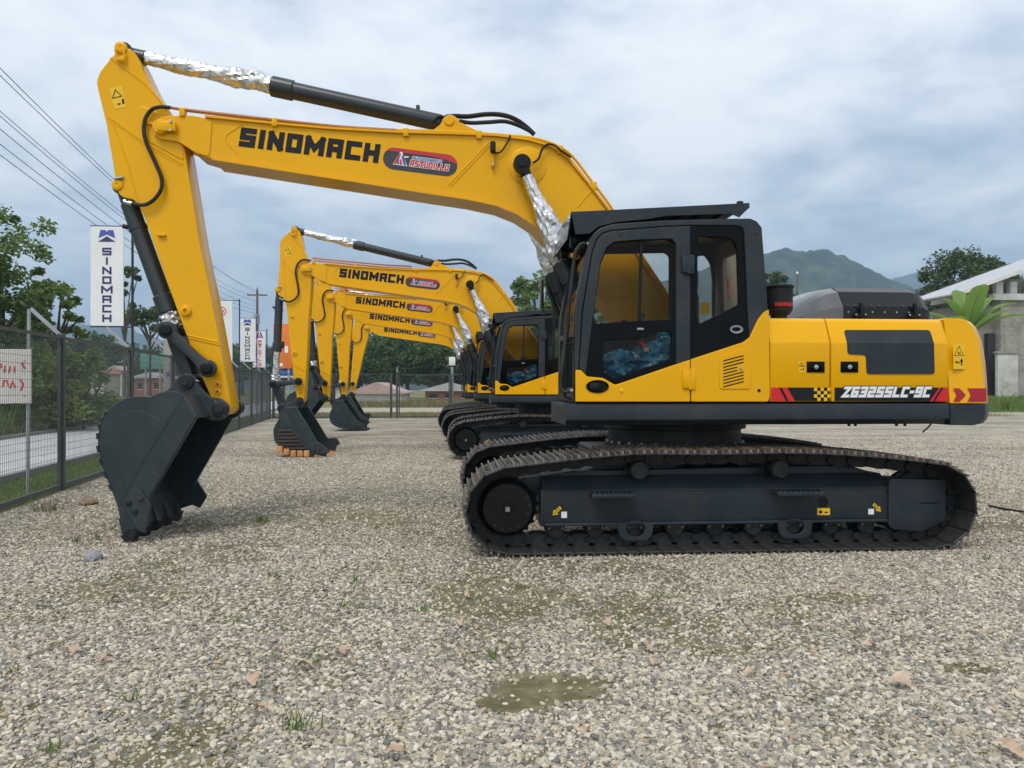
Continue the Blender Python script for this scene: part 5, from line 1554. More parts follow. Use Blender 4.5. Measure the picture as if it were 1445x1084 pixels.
    Lk.new(nn.outputs['Fac'], r2_.inputs[0])
    mx = N.new('ShaderNodeMixRGB'); mx.blend_type = 'MULTIPLY'; mx.inputs[0].default_value = 1
    Lk.new(rp.outputs[0], mx.inputs[1]); Lk.new(r2_.outputs[0], mx.inputs[2]); Lk.new(mx.outputs[0], bs.inputs['Base Color'])
    MATS['stone'] = m
    for k in range(10):
        b = B(); bmesh.ops.create_icosphere(b.bm, subdivisions=2, radius=1)
        rr = random.Random(100 + k); ax = (1.25 * rr.uniform(.9, 1.25), rr.uniform(.7, 1.0), rr.uniform(.38, .68))
        pl_ = [(Vector((rr.gauss(0, 1), rr.gauss(0, 1), rr.gauss(0, 1))).normalized(), rr.uniform(.62, .9)) for _ in range(5)]
        for v in b.bm.verts:
            c = v.co.normalized()
            for nrm, dd in pl_:
                s = c.dot(nrm)
                if s > dd: c = c - nrm * (s - dd) * .85
            v.co = Vector((c.x * ax[0], c.y * ax[1], c.z * ax[2]))
        me2 = bpy.data.meshes.new('stone'); b.bm.to_mesh(me2); b.bm.free()
        me2.materials.append(m); me2.polygons.foreach_set('use_smooth', [True] * len(me2.polygons))
        sc.objects.link(bpy.data.objects.new('stone', me2))
    ng = bpy.data.node_groups.new('scatter_stones', 'GeometryNodeTree')
    ng.interface.new_socket('Geometry', in_out='INPUT', socket_type='NodeSocketGeometry')
    ng.interface.new_socket('Geometry', in_out='OUTPUT', socket_type='NodeSocketGeometry')
    gi, go = ng.nodes.new('NodeGroupInput'), ng.nodes.new('NodeGroupOutput')
    ci = ng.nodes.new('GeometryNodeCollectionInfo'); ci.inputs['Collection'].default_value = sc; ci.inputs['Separate Children'].default_value = True; ci.inputs['Reset Children'].default_value = True
    ip = ng.nodes.new('GeometryNodeInstanceOnPoints'); ip.inputs['Pick Instance'].default_value = True
    na = ng.nodes.new('GeometryNodeInputNamedAttribute'); na.data_type = 'FLOAT'; na.inputs['Name'].default_value = 'size'
    nr = ng.nodes.new('GeometryNodeInputNamedAttribute'); nr.data_type = 'FLOAT_VECTOR'; nr.inputs['Name'].default_value = 'turn'
    e2r = ng.nodes.new('FunctionNodeEulerToRotation')
    l = ng.links
    l.new(gi.outputs[0], ip.inputs['Points']); l.new(ci.outputs[0], ip.inputs['Instance'])
    l.new(na.outputs['Attribute'], ip.inputs['Scale']); l.new(nr.outputs['Attribute'], e2r.inputs[0]); l.new(e2r.outputs[0], ip.inputs['Rotation'])
    l.new(ip.outputs[0], go.inputs[0])
    md = o.modifiers.new('stones', 'NODES'); md.node_group = ng
    o['kind'] = 'stuff'; o['label'] = 'loose grey and tan river gravel covering the yard'
gravel()

# ================================================================== FENCES
def wires(b, p, q_, z0, z1, sv=.05, sh=.10, r=.0018):
    """welded mesh between two plan points"""
    d = (q_ - p); ln = d.length; d = d / ln; n = Vector((-d.y, d.x))
    def bar(a, c, ax):
        o1_ = Vector((n.x * r, n.y * r, 0)); o2_ = Vector((d.x * r, d.y * r, 0)) if ax else Vector((0, 0, r))
        b.rings([[a + o1_, a + o2_, a - o1_, a - o2_], [c + o1_, c + o2_, c - o1_, c - o2_]], False)
    k = int(ln / sv)
    for i in range(1, k):
        w = p + d * (ln * i / k); bar(Vector((w.x, w.y, z0)), Vector((w.x, w.y, z1)), True)
    k = int((z1 - z0) / sh)
    for i in range(1, k):
        z = z0 + (z1 - z0) * i / k; bar(Vector((p.x, p.y, z)), Vector((q_.x, q_.y, z)), False)
def obox(b, c, d, hw, hd, z0, z1, bev=.004):
    """upright box at plan point c, half width hw along d, half depth hd"""
    M = Matrix(((d.x, -d.y, 0, c.x), (d.y, d.x, 0, c.y), (0, 0, 1, 0), (0, 0, 0, 1)))
    b.box(-hw, hw, -hd, hd, z0, z1, bev, 1, M)
def beam(b, p, q_, w, h, up=Vector((0, 0, 1))):
    p, q_ = Vector(p), Vector(q_); d = (q_ - p).normalized(); a = d.cross(up).normalized(); c = a.cross(d)
    b.rings([[x + a * w + c * h, x - a * w + c * h, x - a * w - c * h, x + a * w - c * h] for x in (p, q_)])
FH = 2.18
def fence(name, pts, d, arms, nrm, label, sv=.05, sh=.10, r=.0018):
    f = empty(name, (pts[0].x, pts[0].y, 0)); loc = Vector((pts[0].x, pts[0].y, 0))
    def fin(b, nm, m, kind=None):
        for v in b.bm.verts: v.co -= loc
        return b.done(nm, m, f, 0, kind)
    for p in pts:
        b = B(); obox(b, p, d, .042, .042, -.2, FH + .06); po = fin(b, 'post', 'fence_paint')
        if arms:
            b = B(); a = Vector((p.x, p.y, FH + .05)); beam(b, a - Vector((0, 0, .03)), a + Vector((nrm.x * .40, nrm.y * .40, .36)), .022, .022); fin(b, 'outrigger', 'galvanised')
    for p, q_ in zip(pts[:-1], pts[1:]):
        a, c = p + d * .06, q_ - d * .06
        for z in (FH, .06):
            b = B(); beam(b, (a.x, a.y, z), (c.x, c.y, z), .02, .02 if z > 1 else .035); fin(b, 'rail', 'fence_paint')
        for w in (a, c):
            b = B(); obox(b, w, d, .018, .018, .05, FH - .02, 0); fin(b, 'panel_frame', 'fence_paint')
        b = B(); wires(b, a, c, .06, FH, sv, sh, r); fin(b, 'wire_mesh', 'fence_wire', 'stuff')
    return tag(f, label, 'fence')
p1 = fence_at(87)
k0 = -2; pts = []
span = (fcorner - p1).length; nsp = round(span / 3.4); sp = span / nsp
for k in range(k0, nsp + 1): pts.append(p1 + fdir * sp * k)
fence('mesh_fence', pts, fdir, True, fnorm, 'dark wire mesh fence with angled top arms running beside the road', .05, .10, .0026)
bx = Vector((1, 0)); gx = at(553, 590, YB).x
gate_l, gate_r = gx, gx + 2.9
pts = [Vector((x, YB)) for x in np.linspace(fcorner.x + .15, gate_l - .02, 4)]
fence('mesh_fence', pts, bx, False, fnorm, 'dark wire mesh fence between the road corner and the back gate', .05, .10, .003)
pts = [Vector((x, YB)) for x in np.linspace(gate_r, gate_r + 13.6, 5)]
fence('mesh_fence', pts, bx, False, fnorm, 'dark wire mesh fence closing the back of the yard beyond the gate', .05, .10, .003)
# gate
gt = empty('yard_gate', (gate_l, YB, 0))
def gfin(b, nm, m, kind=None):
    for v in b.bm.verts: v.co -= Vector((gate_l, YB, 0))
    return b.done(nm, m, gt, 0, kind)
b = B(); obox(b, Vector((gate_l + .25, YB)), bx, .05, .05, -.1, FH + .12); gfin(b, 'gate_post', 'fence_paint')
b = B(); b.prism([(gate_l + .20, FH + .1), (gate_l + .30, FH + .1), (gate_l + .30, FH + .32), (gate_l + .25, FH + .38)], YB - .03, YB + .03); gfin(b, 'post_cap', 'galvanised')
for xx in (gate_l + .36, gate_r - .08):
    b = B(); obox(b, Vector((xx, YB)), bx, .03, .03, .04, FH); gfin(b, 'gate_stile', 'fence_paint')
for z in (.08, FH - .03):
    b = B(); beam(b, (gate_l + .39, YB, z), (gate_r - .11, YB, z), .025, .025); gfin(b, 'gate_rail', 'fence_paint')
b = B(); wires(b, Vector((gate_l + .39, YB)), Vector((gate_r - .11, YB)), .1, FH - .05, .05, .10, .003); gfin(b, 'wire_mesh', 'fence_wire', 'stuff')
tag(gt, 'wire mesh gate with a tall capped post in the back fence', 'gate')
# lamp post by the back fence
c = at(638, 600, YB + .6)
lp = empty('lamp_post', (c.x, c.y, 0))
B().tube([(0, 0, 0), (0, 0, at(638, 518, YB + .6).z)], .07, 8).done('pole', 'galvanised', lp)
B().box(-.16, .16, -.12, .12, at(638, 516, YB + .6).z, at(638, 504, YB + .6).z, .03).done('lamp_head', 'white', lp)
tag(lp, 'grey post with a white box on top behind the back fence', 'lamp post')

# ================================================================== SIGNS
def banner(px0, px1, py0, py1, ppx, ptop, Yd, lab, kind):
    base = at(ppx, 600, Yd); bs = empty('banner_sign', (base.x, Yd, 0)); o_ = Vector((base.x, Yd, 0))
    def W(px, py, dy=0): p = at(px, py, Yd); return Vector((p.x - o_.x, dy, p.z))
    B().tube([(0, 0, -.1), (0, 0, W(ppx, ptop).z)], .024, 8).done('pole', 'navy' if kind != 'first' else 'wire_black', bs)
    for py in (py0, py1):
        z = W(px0, py).z
        B().tube([(W(px0 - .5, py).x, 0, z), (0, 0, z)], .014, 6).done('bracket', 'navy', bs)
    a, c = W(px0, py1), W(px1, py0)
    pn_ = B().box(a.x, c.x, -.012, .012, a.z + .015, c.z - .015, .003, 1).done('banner_panel', 'banner_white', bs)
    w, h = c.x - a.x, c.z - a.z
    def P(u, v, l=0): return Vector((a.x + w * .5 + u, -.0155 - l, a.z + v))
    def stack(text, v0, v1, lw, m, cx=0, st=.3):
        n = len(text); hh = (v0 - v1) / n
        for i, ch in enumerate(text):
            b = B(); gh = hh * .80; k = 1.25 if ch == 'M' else 1
            lettering(b, ch, lambda u, v, l: P(cx - lw / 2 * (1 if ch != 'I' else .42) * k + u, v0 - (i + 1) * hh + v, l), gh, lw, gh * st, 0)
            b.done('lettering', m, bs, 0, 'stuff')
    if kind in ('first', 'sinomach'):
        s = w * .27; z = h * .875
        b = B(); b.poly([P(-s * .95, z), P(-s * .72, z + s * .95), P(-.15 * s, z + s * .95), P(0, z + s * .72), P(.15 * s, z + s * .95), P(s * .72, z + s * .95), P(s * .95, z), P(0, z + s * .42)])
        bmesh.ops.triangulate(b.bm, faces=b.bm.faces[:]); b.done('brand_logo', 'logo_blue', bs, 0)
        b = B(); b.poly([P(-s * 1.0, z - s * .42), P(s * 1.0, z - s * .42), P(0, z + s * .22)]); b.done('brand_logo', 'navy', bs, 0)
        stack('SINOMACH', h * .80, h * .045, w * .28, 'navy', 0, .25)
    elif kind == 'ring':
        z = h * .82; r1 = w * .20
        b = B(); ring = [P(r1 * math.cos(t) * .86, z + r1 * math.sin(t) * .86) for t in np.linspace(0, 6.283, 25)[:-1]]
        stroke_poly(b, [(r1 * math.cos(t), r1 * math.sin(t)) for t in np.linspace(0, 6.283, 25)[:-1]], r1 * .2, lambda u, v: P(u, z + v), True); b.done('brand_logo', 'red', bs, 0)
        b = B()
        for s in (-1, 1): b.poly([P(s * r1 * x, z + r1 * y, .001) for x, y in ((.12, .62), (.62, .05), (.40, -.5), (.28, -.05))])
        b.poly([P(r1 * x, z + r1 * y, .001) for x, y in ((0, .45), (.2, 0), (0, -.6), (-.2, 0))])
        b.done('brand_logo', 'red', bs, 0)
        stack('DONGFENG', h * .68, h * .03, w * .22, 'decal_dark', 0, .24)
    else:
        b = B(); logoA(b, lambda x, y: P(-w * .3 + x, h * .80 + y), w * .6, 'red'); b.done('brand_logo', 'red', bs, 0)
        b = B(); logoA(b, lambda x, y: P(-w * .3 + x, h * .80 + y), w * .6, 'blue'); b.done('brand_logo', 'brand_blue', bs, 0)
        stack('ASTUDILLO', h * .76, h * .03, w * .26, 'red', w * .06, .3)
        stack('AUTOCOMERCIO', h * .66, h * .20, w * .10, 'decal_dark', -w * .22, .25)
    return tag(bs, lab, 'banner', 'banners hanging on poles along the fence')
banner(128, 174.5, 319, 461, 187, 317, fence_at(187).y + .25, 'large white vertical banner lettered SINOMACH in navy hanging above the fence', 'first')
banner(297, 328, 424, 511, 338, 422, fence_at(338).y + .3, 'white banner with a red ring emblem partly behind the yellow arm', 'ring')
banner(338, 360.5, 449, 511, 362.5, 446, fence_at(362).y + .3, 'small white SINOMACH banner next to the banner with red lettering', 'sinomach')
banner(357, 374.5, 467, 519, 376.5, 464, fence_at(376).y + .2, 'narrow white banner with red vertical lettering and a red blue logo', 'dealer')
# hand painted sign beyond the fence
c = at_t(36, 702, 10.35); sg = empty('painted_sign', (c.x, c.y, 0))
W = lambda px, py, dy=0: Vector((at(px, py, c.y).x - c.x, dy, at(px, py, c.y).z))
B().tube([(0, .05, -.1), (.02, .05, W(37, 436).z)], .024, 8).done('pole', 'galvanised', sg)
a, e = W(-75, 570), W(44.5, 493)
B().box(a.x, e.x, -.012, .012, a.z, e.z, .004, 1).done('board', 'sign_white', sg)
b = B()
def dab(pts, w=.022): stroke_poly(b, [(W(*p).x, W(*p).z) for p in pts], w, lambda u, v: Vector((u, -.016, v)))
dab([(-3, 523), (-3, 513), (2, 514), (3, 518), (-2, 519)]); dab([(-14, 523), (-14, 513), (-8, 514), (-8, 522)]); dab([(7, 525), (8, 517)]); dab([(14, 525.5), (15, 518)]); dab([(21, 525), (21, 518)]); dab([(32, 513), (35, 519)], .03)
dab([(5, 544), (6, 537.5), (11, 537.5), (12.5, 543)]); dab([(15, 547), (18, 541), (18.5, 538), (21, 544), (22, 546)]); dab([(30, 537), (33.5, 542), (32, 547), (30.5, 550)], .026); dab([(-6, 545), (-5, 538), (-10, 538), (-10, 545)]); dab([(-20, 545), (-17, 538), (-14, 545)]); dab([(-24, 523), (-21, 514), (-19, 523)])
b.done('painted_letters', 'sign_red', sg, 0, 'stuff')
b = B()
for px, py in ((35, 510), (35, 558), (-60, 500), (-60, 560)): p = W(px, py); b.cyl((p.x, -.014, p.z), (p.x, -.020, p.z), .012, n=8)
b.done('rivets', 'galvanised', sg, 0, 'stuff')
tag(sg, 'weathered white board with faded red hand painted letters behind the fence', 'sign')

# ================================================================== POLES AND CABLES
fp = at_t(363, 600, 70); fp = Vector((fp.x, fp.y, 0)); npole = Vector((-11.1, 17.0, 0))
ztopf = at_t(363, 409, 70).z
up_ = empty('utility_pole', fp)
B().tube([(0, 0, -.3), (0, 0, ztopf)], [.17, .10], 10).done('pole', 'wood_pole', up_)
B().box(-.9, .9, -.05, .05, ztopf - .55, ztopf - .42).done('crossarm', 'wood_pole', up_)
b = B().cyl((0, -.2, ztopf - 3.2), (0, -.2, ztopf - 2.3), .28, n=12); b.done('transformer', 'galvanised', up_)
B().lathe((0, 0, ztopf), (0, 0, 1), [(0, .05), (.1, .09), (.25, .05)], 8).done('insulator', 'galvanised', up_)
tag(up_, 'wooden power pole with a crossarm far along the road', 'utility pole')
up2 = empty('utility_pole', npole)
B().tube([(0, 0, -.3), (0, 0, 9.8)], [.18, .11], 10).done('pole', 'wood_pole', up2)
B().box(-.9, .9, -.05, .05, 9.2, 9.33).done('crossarm', 'wood_pole', up2)
tag(up2, 'wooden power pole at the far side of the road beside the leafy tree', 'utility pole')
for k, (dz, dx) in enumerate(((0, 0), (-.38, -.6), (-.42, .6), (-.95, -.1), (-1.45, .1), (-1.75, .0), (-2.1, .1))):
    A, E = npole + Vector((dx, 0, 9.6 + dz)), fp + Vector((dx, 0, ztopf - .1 + dz))
    pts = []
    for i in range(25):
        t = i / 24; p = A.lerp(E, t); p.z -= 4 * t * (1 - t) * .9; pts.append(p)
    o = B().tube(pts, .010, 5).done('power_cable', 'wire_black', None, 40)
    tag(o, 'thin dark overhead cable strung between the wooden power poles', 'cable', 'overhead cables along the road')
c = at_t(239, 600, 27); cp = empty('concrete_post', (c.x, c.y, 0))
B().box(-.16, .16, -.14, .14, -.1, at_t(239, 478, 27).z, .02).done('shaft', 'concrete_pole', cp)
B().box(-.06, .06, -.17, -.14, 1.9, 2.05).done('number_plate', 'blue_board', cp)
tag(cp, 'plain concrete post beyond the fence above the dark bucket', 'post')
c = at_t(1125, 600, 95); o = empty('utility_pole', (c.x, c.y, 0))
B().tube([(0, 0, -.1), (0, 0, at_t(1125, 389, 95).z)], .14, 8).done('pole', 'wood_pole', o)
B().lathe((0, 0, at_t(1125, 389, 95).z), (0, 0, 1), [(0, .1), (.2, .22), (.5, .1)], 8).done('insulator', 'galvanised', o)
tag(o, 'bare pole standing in front of the wooded hill', 'utility pole')

# ================================================================== VEGETATION
def leaves(P, size, seed, flat_=.5, aspect=.5):
    """one folded diamond per point"""
    r = np.random.default_rng(seed); n = len(P)
    a = r.normal(0, 1, (n, 3)); a[:, 2] *= flat_; a /= np.linalg.norm(a, axis=1)[:, None]
    q_ = r.normal(0, 1, (n, 3)); q_[:, 2] *= .6; c = np.cross(a, q_); c /= np.linalg.norm(c, axis=1)[:, None] + 1e-9
    nn = np.cross(a, c)
    s = size * r.uniform(.6, 1.35, n)[:, None]
    v = np.empty((n, 4, 3)); v[:, 0] = P - a * s * .5; v[:, 1] = P + c * s * aspect * .5 + nn * s * .08; v[:, 2] = P + a * s * .5; v[:, 3] = P - c * s * aspect * .5 + nn * s * .08
    return v.reshape(-1, 3), np.arange(n * 4).reshape(n, 4)
def mesh_np(name, V, F):
    me = bpy.data.meshes.new(name); me.vertices.add(len(V)); me.vertices.foreach_set('co', V.astype(np.float32).ravel())
    k = F.shape[1]; me.loops.add(F.size); me.loops.foreach_set('vertex_index', F.ravel().astype(np.int32))
    me.polygons.add(len(F)); me.polygons.foreach_set('loop_start', np.arange(0, F.size, k, dtype=np.int32)); me.polygons.foreach_set('loop_total', np.full(len(F), k, dtype=np.int32))
    me.update(calc_edges=True); return me
def make_tree(name, base, H, cr, ch, lm, nclump, nleaf, lsize, seed, label, group=None, trunk_r=.18, clump_r=.28, cz=None, lean=(0, 0), hollow=.35, cat='tree'):
    r = np.random.default_rng(seed); t = empty(name, base)
    cz = H - ch if cz is None else cz
    C = []
    while len(C) < nclump:
        d = r.normal(0, 1, 3); d /= np.linalg.norm(d); rad = (hollow + (1 - hollow) * r.random()) ** .6
        d = d * rad; d[2] = d[2] if d[2] > -.75 else -d[2]
        C.append((lean[0] + d[0] * cr * (1 + .25 * math.sin(seed + 3 * math.atan2(d[1], d[0]))), lean[1] + d[1] * cr, cz + d[2] * ch))
    C = np.array(C)
    sizes = clump_r * cr * r.uniform(.5, 1.35, nclump)
    idx = r.integers(0, nclump, nleaf)
    g = r.normal(0, 1, (nleaf, 3)); g /= np.linalg.norm(g, axis=1)[:, None]; g *= r.random((nleaf, 1)) ** .45
    g[:, 2] *= .7
    P = C[idx] + g * sizes[idx][:, None]
    V, F = leaves(P, lsize, seed + 1)
    me = mesh_np('crown', V, F)
    b = B()
    zfk = max(.2, cz - ch * .75)
    b.tube([(0, 0, -.1), (lean[0] * .2, lean[1] * .2, zfk * .6), (lean[0] * .5, lean[1] * .5, zfk)], [trunk_r * 1.25, trunk_r, trunk_r * .85], 8)
    for k in range(9):
        c = C[r.integers(0, nclump)]
        p0 = Vector((lean[0] * .5, lean[1] * .5, zfk * r.uniform(.75, 1)))
        mid = p0.lerp(Vector(c), .55) + Vector((0, 0, .08 * H * r.random()))
        b.tube(catmull([p0, mid, Vector(c)], 4), [trunk_r * .6 * (1 - i / 9) + .015 for i in range(9)], 6)
    b.done('trunk', 'bark', t)
    finish(me, 'crown', lm, t, 0)
    tag(t, label, cat, group)
    return t
def tpos(px, t): p = at_t(px, 600, t); return (p.x, p.y, 0)
zat = lambda py, t: at_t(0, py, t).z
# leafy tree and bushes across the road on the left
make_tree('broadleaf_tree', tpos(5, 27), zat(292, 27), 1.75, 2.5, 'leaf_mid', 62, 6500, .19, 21, 'leafy light green tree across the road left of the white banner', trunk_r=.16, clump_r=.24, hollow=.6)
make_tree('broadleaf_tree', tpos(80, 29), zat(395, 29), 1.3, 1.3, 'leaf_mid', 26, 2600, .20, 24, 'low open branched tree with bright leaves under the white banner', trunk_r=.09, clump_r=.22, hollow=.6)
make_tree('broadleaf_tree', tpos(-60, 24), zat(330, 24), 2.0, 2.2, 'leaf_dark', 60, 6000, .22, 25, 'dark leafy tree behind the red lettered board', trunk_r=.18, clump_r=.28)
for k, (px, t, top, w, lm, lab) in enumerate(((20, 25.5, 478, 1.6, 'leaf_bright', 'yellow green bush behind the red lettered board'), (75, 26.5, 486, 1.3, 'leaf_bright', 'mid green bush filling the gap beside the fence post'), (118, 27.5, 497, 1.15, 'leaf_mid', 'dark rounded bush to the left of the dark bucket'), (50, 30, 468, 2.0, 'leaf_mid', 'tall bush standing behind the yellow green bush'), (-40, 24, 480, 1.5, 'leaf_mid', 'bush at the road edge beyond the board pole'))):
    H = zat(top, t)
    make_tree('bush', tpos(px, t), H, w, H * .52, lm, 40, 5200, .15, 40 + k, lab, 'bushes beyond the road', trunk_r=.05, clump_r=.34, cz=H * .48, hollow=.3, cat='bush')
make_tree('feathery_tree', tpos(212, 62), zat(440, 62), 2.1, 1.1, 'leaf_dark', 16, 1500, .34, 61, 'small feathery tree on a thin trunk beside the slate bucket cylinder', trunk_r=.09, clump_r=.33, cz=zat(455, 62), hollow=.6)
make_tree('feathery_tree', tpos(176, 58), zat(368, 58), 1.3, 2.8, 'leaf_dark', 16, 1300, .34, 62, 'thin drooping tree half covered by the white banner', trunk_r=.08, clump_r=.3, cz=zat(420, 58), hollow=.6)
make_tree('broadleaf_tree', tpos(757, 62), zat(385, 62), 2.5, 3.0, 'leaf_mid', 34, 4200, .36, 31, 'open crowned tree rising behind the parked excavator cabs', trunk_r=.22, clump_r=.30, hollow=.5)
make_tree('broadleaf_tree', tpos(800, 66), zat(408, 66), 2.6, 2.8, 'leaf_mid', 34, 4200, .36, 34, 'second tree behind the cabs half hidden by the boom cylinder', trunk_r=.22, clump_r=.30, hollow=.45)
make_tree('broadleaf_tree', tpos(700, 64), zat(440, 64), 2.8, 2.4, 'leaf_dark', 34, 4200, .36, 36, 'dark tree behind the silver wrapped cylinders', trunk_r=.22, clump_r=.32, hollow=.4)
make_tree('rounded_tree', tpos(1345, 82), zat(357, 82), 3.9, 3.6, 'leaf_dark', 60, 8500, .40, 32, 'dense dark rounded tree behind the concrete house', trunk_r=.3, clump_r=.33, hollow=.35)
make_tree('rounded_tree', tpos(1392, 84), zat(362, 84), 2.9, 3.4, 'leaf_dark', 46, 6500, .40, 33, 'dark tree touching the white roof edge', trunk_r=.3, clump_r=.33, hollow=.35)
make_tree('rounded_tree', tpos(1094, 86), zat(386, 86), 2.4, 3.0, 'leaf_dark', 26, 2800, .42, 35, 'small tree just behind the black air cleaner', trunk_r=.2, clump_r=.33)
# woods behind the back fence: ten individuals copied from three shapes
proto = [make_tree('woodland_tree', (0, 0, 0), 8.0, 3.4, 3.4, 'leaf_dark', 48, 5200, .46, 70 + k, 'x', 'trees behind the back fence', trunk_r=.25, clump_r=.34, cz=4.4) for k in range(3)]
spots = [(470, 92, 1.0), (505, 96, 1.05), (540, 90, .95), (575, 98, 1.1), (610, 92, 1.0), (642, 96, 1.0), (676, 90, .98), (560, 118, 1.35), (618, 122, 1.4), (500, 120, 1.3), (680, 116, 1.3), (722, 94, 1.05), (760, 98, 1.1), (800, 92, 1.0), (440, 100, .8), (845, 96, 1.0)]
for i, (px, t, sc_) in enumerate(spots):
    pr0 = proto[i % 3]
    o = pr0 if i < 3 else pr0.copy()
    if i >= 3:
        COL.objects.link(o)
        for ch_ in pr0.children:
            c = ch_.copy(); COL.objects.link(c); c.parent = o
    o.location = tpos(px, t); o.scale = (sc_, sc_, sc_ * (.92 + .05 * (i % 4))); o.rotation_euler = (0, 0, i * 1.7)
    o['label'] = 'dense dark tree in the row of woods behind the back fence'
# distant tree belt on the left and behind the right side
far_p = [make_tree('distant_tree', (0, 0, 0), 10, 4.2, 3.6, 'leaf_dark', 30, 2200, .8, 90 + k, 'x', 'far trees beyond the town', trunk_r=.3, clump_r=.36, cz=6.2) for k in range(2)]
k = 0
for px, t, sc_ in [(-40, 170, 1.5), (20, 180, 1.4), (60, 165, 1.2), (100, 175, 1.35), (130, 190, 1.5), (160, 178, 1.25), (190, 185, 1.2), (222, 170, 1.05), (250, 180, 1.25), (282, 185, 1.35), (312, 175, 1.2), (342, 180, 1.15), (372, 172, 1.1), (400, 185, 1.2), (430, 175, 1.1), (120, 150, .9), (205, 160, .85), (265, 150, .9), (330, 150, .9), (1280, 160, 1.1), (1300, 150, 1.0), (1150, 170, 1.0), (1200, 180, 1.1), (1250, 175, 1.0)]:
    o = far_p[k % 2] if k < 2 else far_p[k % 2].copy()
    if k >= 2:
        COL.objects.link(o)
        for ch_ in far_p[k % 2].children: c = ch_.copy(); COL.objects.link(c); c.parent = o
    o.location = tpos(px, t); o.scale = (sc_,) * 3; o.rotation_euler = (0, 0, k * 2.1); k += 1
    o['label'] = 'distant dark tree in the belt of trees below the hills'
# banana plant behind the counterweight
def banana(base, spec, label):
    t = empty('banana_plant', base)
    B().tube([(0, 0, -.1), (.05, 0, 2.4), (0, 0, 4.7)], [.26, .2, .12], 10).done('stem', 'leaf_banana', t)
    for az, ln, lift, w, tz in spec:
        b = B(); n = 14; rows = []
        for i in range(n + 1):
            s = i / n; el = lift - (lift - .15 + .9) * s ** 2.2 * .55
            rr_ = ln * (s * math.cos(lift) * .9 + .25 * s * s); z = tz + ln * (s * math.sin(lift) - .30 * s ** 2.5 * (1.6 - math.sin(lift)))
            c = Vector((math.cos(az) * rr_, math.sin(az) * rr_, z)); side = Vector((-math.sin(az), math.cos(az), 0))
            ww = w * math.sqrt(max(.004, 1 - abs(2 * min(1, (s - .12) / .88) - 1) ** 3)) * (.82 + .18 * math.sin(3 * s)) if s > .12 else .03
            ww *= 1 + .06 * math.sin(i * 2.3)
            rows.append([c + side * ww + Vector((0, 0, ww * .25)), c + side * ww * .5 + Vector((0, 0, ww * .15)), c, c - side * ww * .5 + Vector((0, 0, ww * .15)), c - side * ww + Vector((0, 0, ww * .25))])
        b.rings(rows, False, False); b.tube([r_[2] + Vector((0, 0, .012)) for r_ in rows], [.045 * (1 - i / 16) for i in range(n + 1)], 5); b.done('leaf', 'leaf_banana', t, 60)
    return tag(t, label, 'banana plant')
banana(tpos(1366, 43), [(math.pi - .1, 2.6, 1.25, .42, 4.6), (1.5, 3.4, 1.45, .5, 4.4), (-1.5, 3.3, 1.42, .62, 4.5), (.15, 3.0, 1.15, .42, 4.6), (0.0, 3.4, .85, .48, 4.6), (-.25, 3.5, .62, .44, 4.5), (.35, 3.2, .7, .44, 4.6), (2.7, 2.8, .9, .45, 4.3), (-2.5, 2.6, .8, .42, 4.2), (-.9, 2.6, .9, .45, 4.3)], 'broad leaved banana plant standing behind the counterweight')
# grasses
def blades(name, P, h, w, m, seed, label=None, top=True, parent=None):
    r = np.random.default_rng(seed); n = len(P); a = r.uniform(0, 6.28, n); hh = h * r.uniform(.5, 1.3, n); ww = w * r.uniform(.6, 1.3, n)
    dx, dy = np.cos(a), np.sin(a); ln = hh * r.uniform(.1, .6, n); bd = r.uniform(0, 6.28, n)
    V = np.empty((n, 3, 3)); V[:, 0] = P; V[:, 1] = P; V[:, 2] = P
    V[:, 0, 0] -= dx * ww; V[:, 0, 1] -= dy * ww; V[:, 1, 0] += dx * ww; V[:, 1, 1] += dy * ww
    V[:, 2, 0] += np.cos(bd) * ln; V[:, 2, 1] += np.sin(bd) * ln; V[:, 2, 2] += hh
    o = finish(mesh_np(name, V.reshape(-1, 3), np.arange(n * 3).reshape(n, 3)), name, m, parent, 0)
    if label: o['label'] = label
    return o
def along(n, s0, s1, d0, d1, z=0):
    s = rng.uniform(s0, s1, n); d = rng.uniform(d0, d1, n)
    return np.stack([F0.x + fdir.x * s + fnorm.x * d, F0.y + fdir.y * s + fnorm.y * d, np.full(n, z)], 1)
o = blades('roadside_grass', along(26000, -6, 30, .1, 1.2, -.012), .07, .006, 'grass_leaf', 1, 'short green grass on the verge outside the fence'); o['kind'] = 'stuff'
o = blades('tall_grass', np.concatenate([along(20000, 6, 60, 6.4, 11.0, -.03), along(16000, 8, 40, 6.2, 8.2, -.03)]), .9, .02, 'grass_leaf', 2, 'tall green grass growing across the road'); o['kind'] = 'stuff'
o = blades('dry_grass', along(15000, 6, 60, 5.95, 7.4, -.03), .45, .016, 'grass_dry', 3, 'dry yellow grass at the far edge of the road'); o['kind'] = 'stuff'
Pq = np.stack([rng.uniform(fcorner.x, 30, 20000), YB + rng.uniform(.1, 9.0, 20000), np.full(20000, -.02)], 1)
o = blades('back_field_grass', Pq, .13, .02, 'grass_dry', 4, 'straw coloured grass behind the back fence'); o['kind'] = 'stuff'
Pq = np.stack([rng.uniform(fcorner.x, 30, 9000), YB + 22 + rng.uniform(0, 12, 9000), np.full(9000, -.03)], 1)
o = blades('back_field_grass', Pq, .5, .05, 'grass_dry', 5, 'straw coloured weeds beyond the dirt track'); o['kind'] = 'stuff'
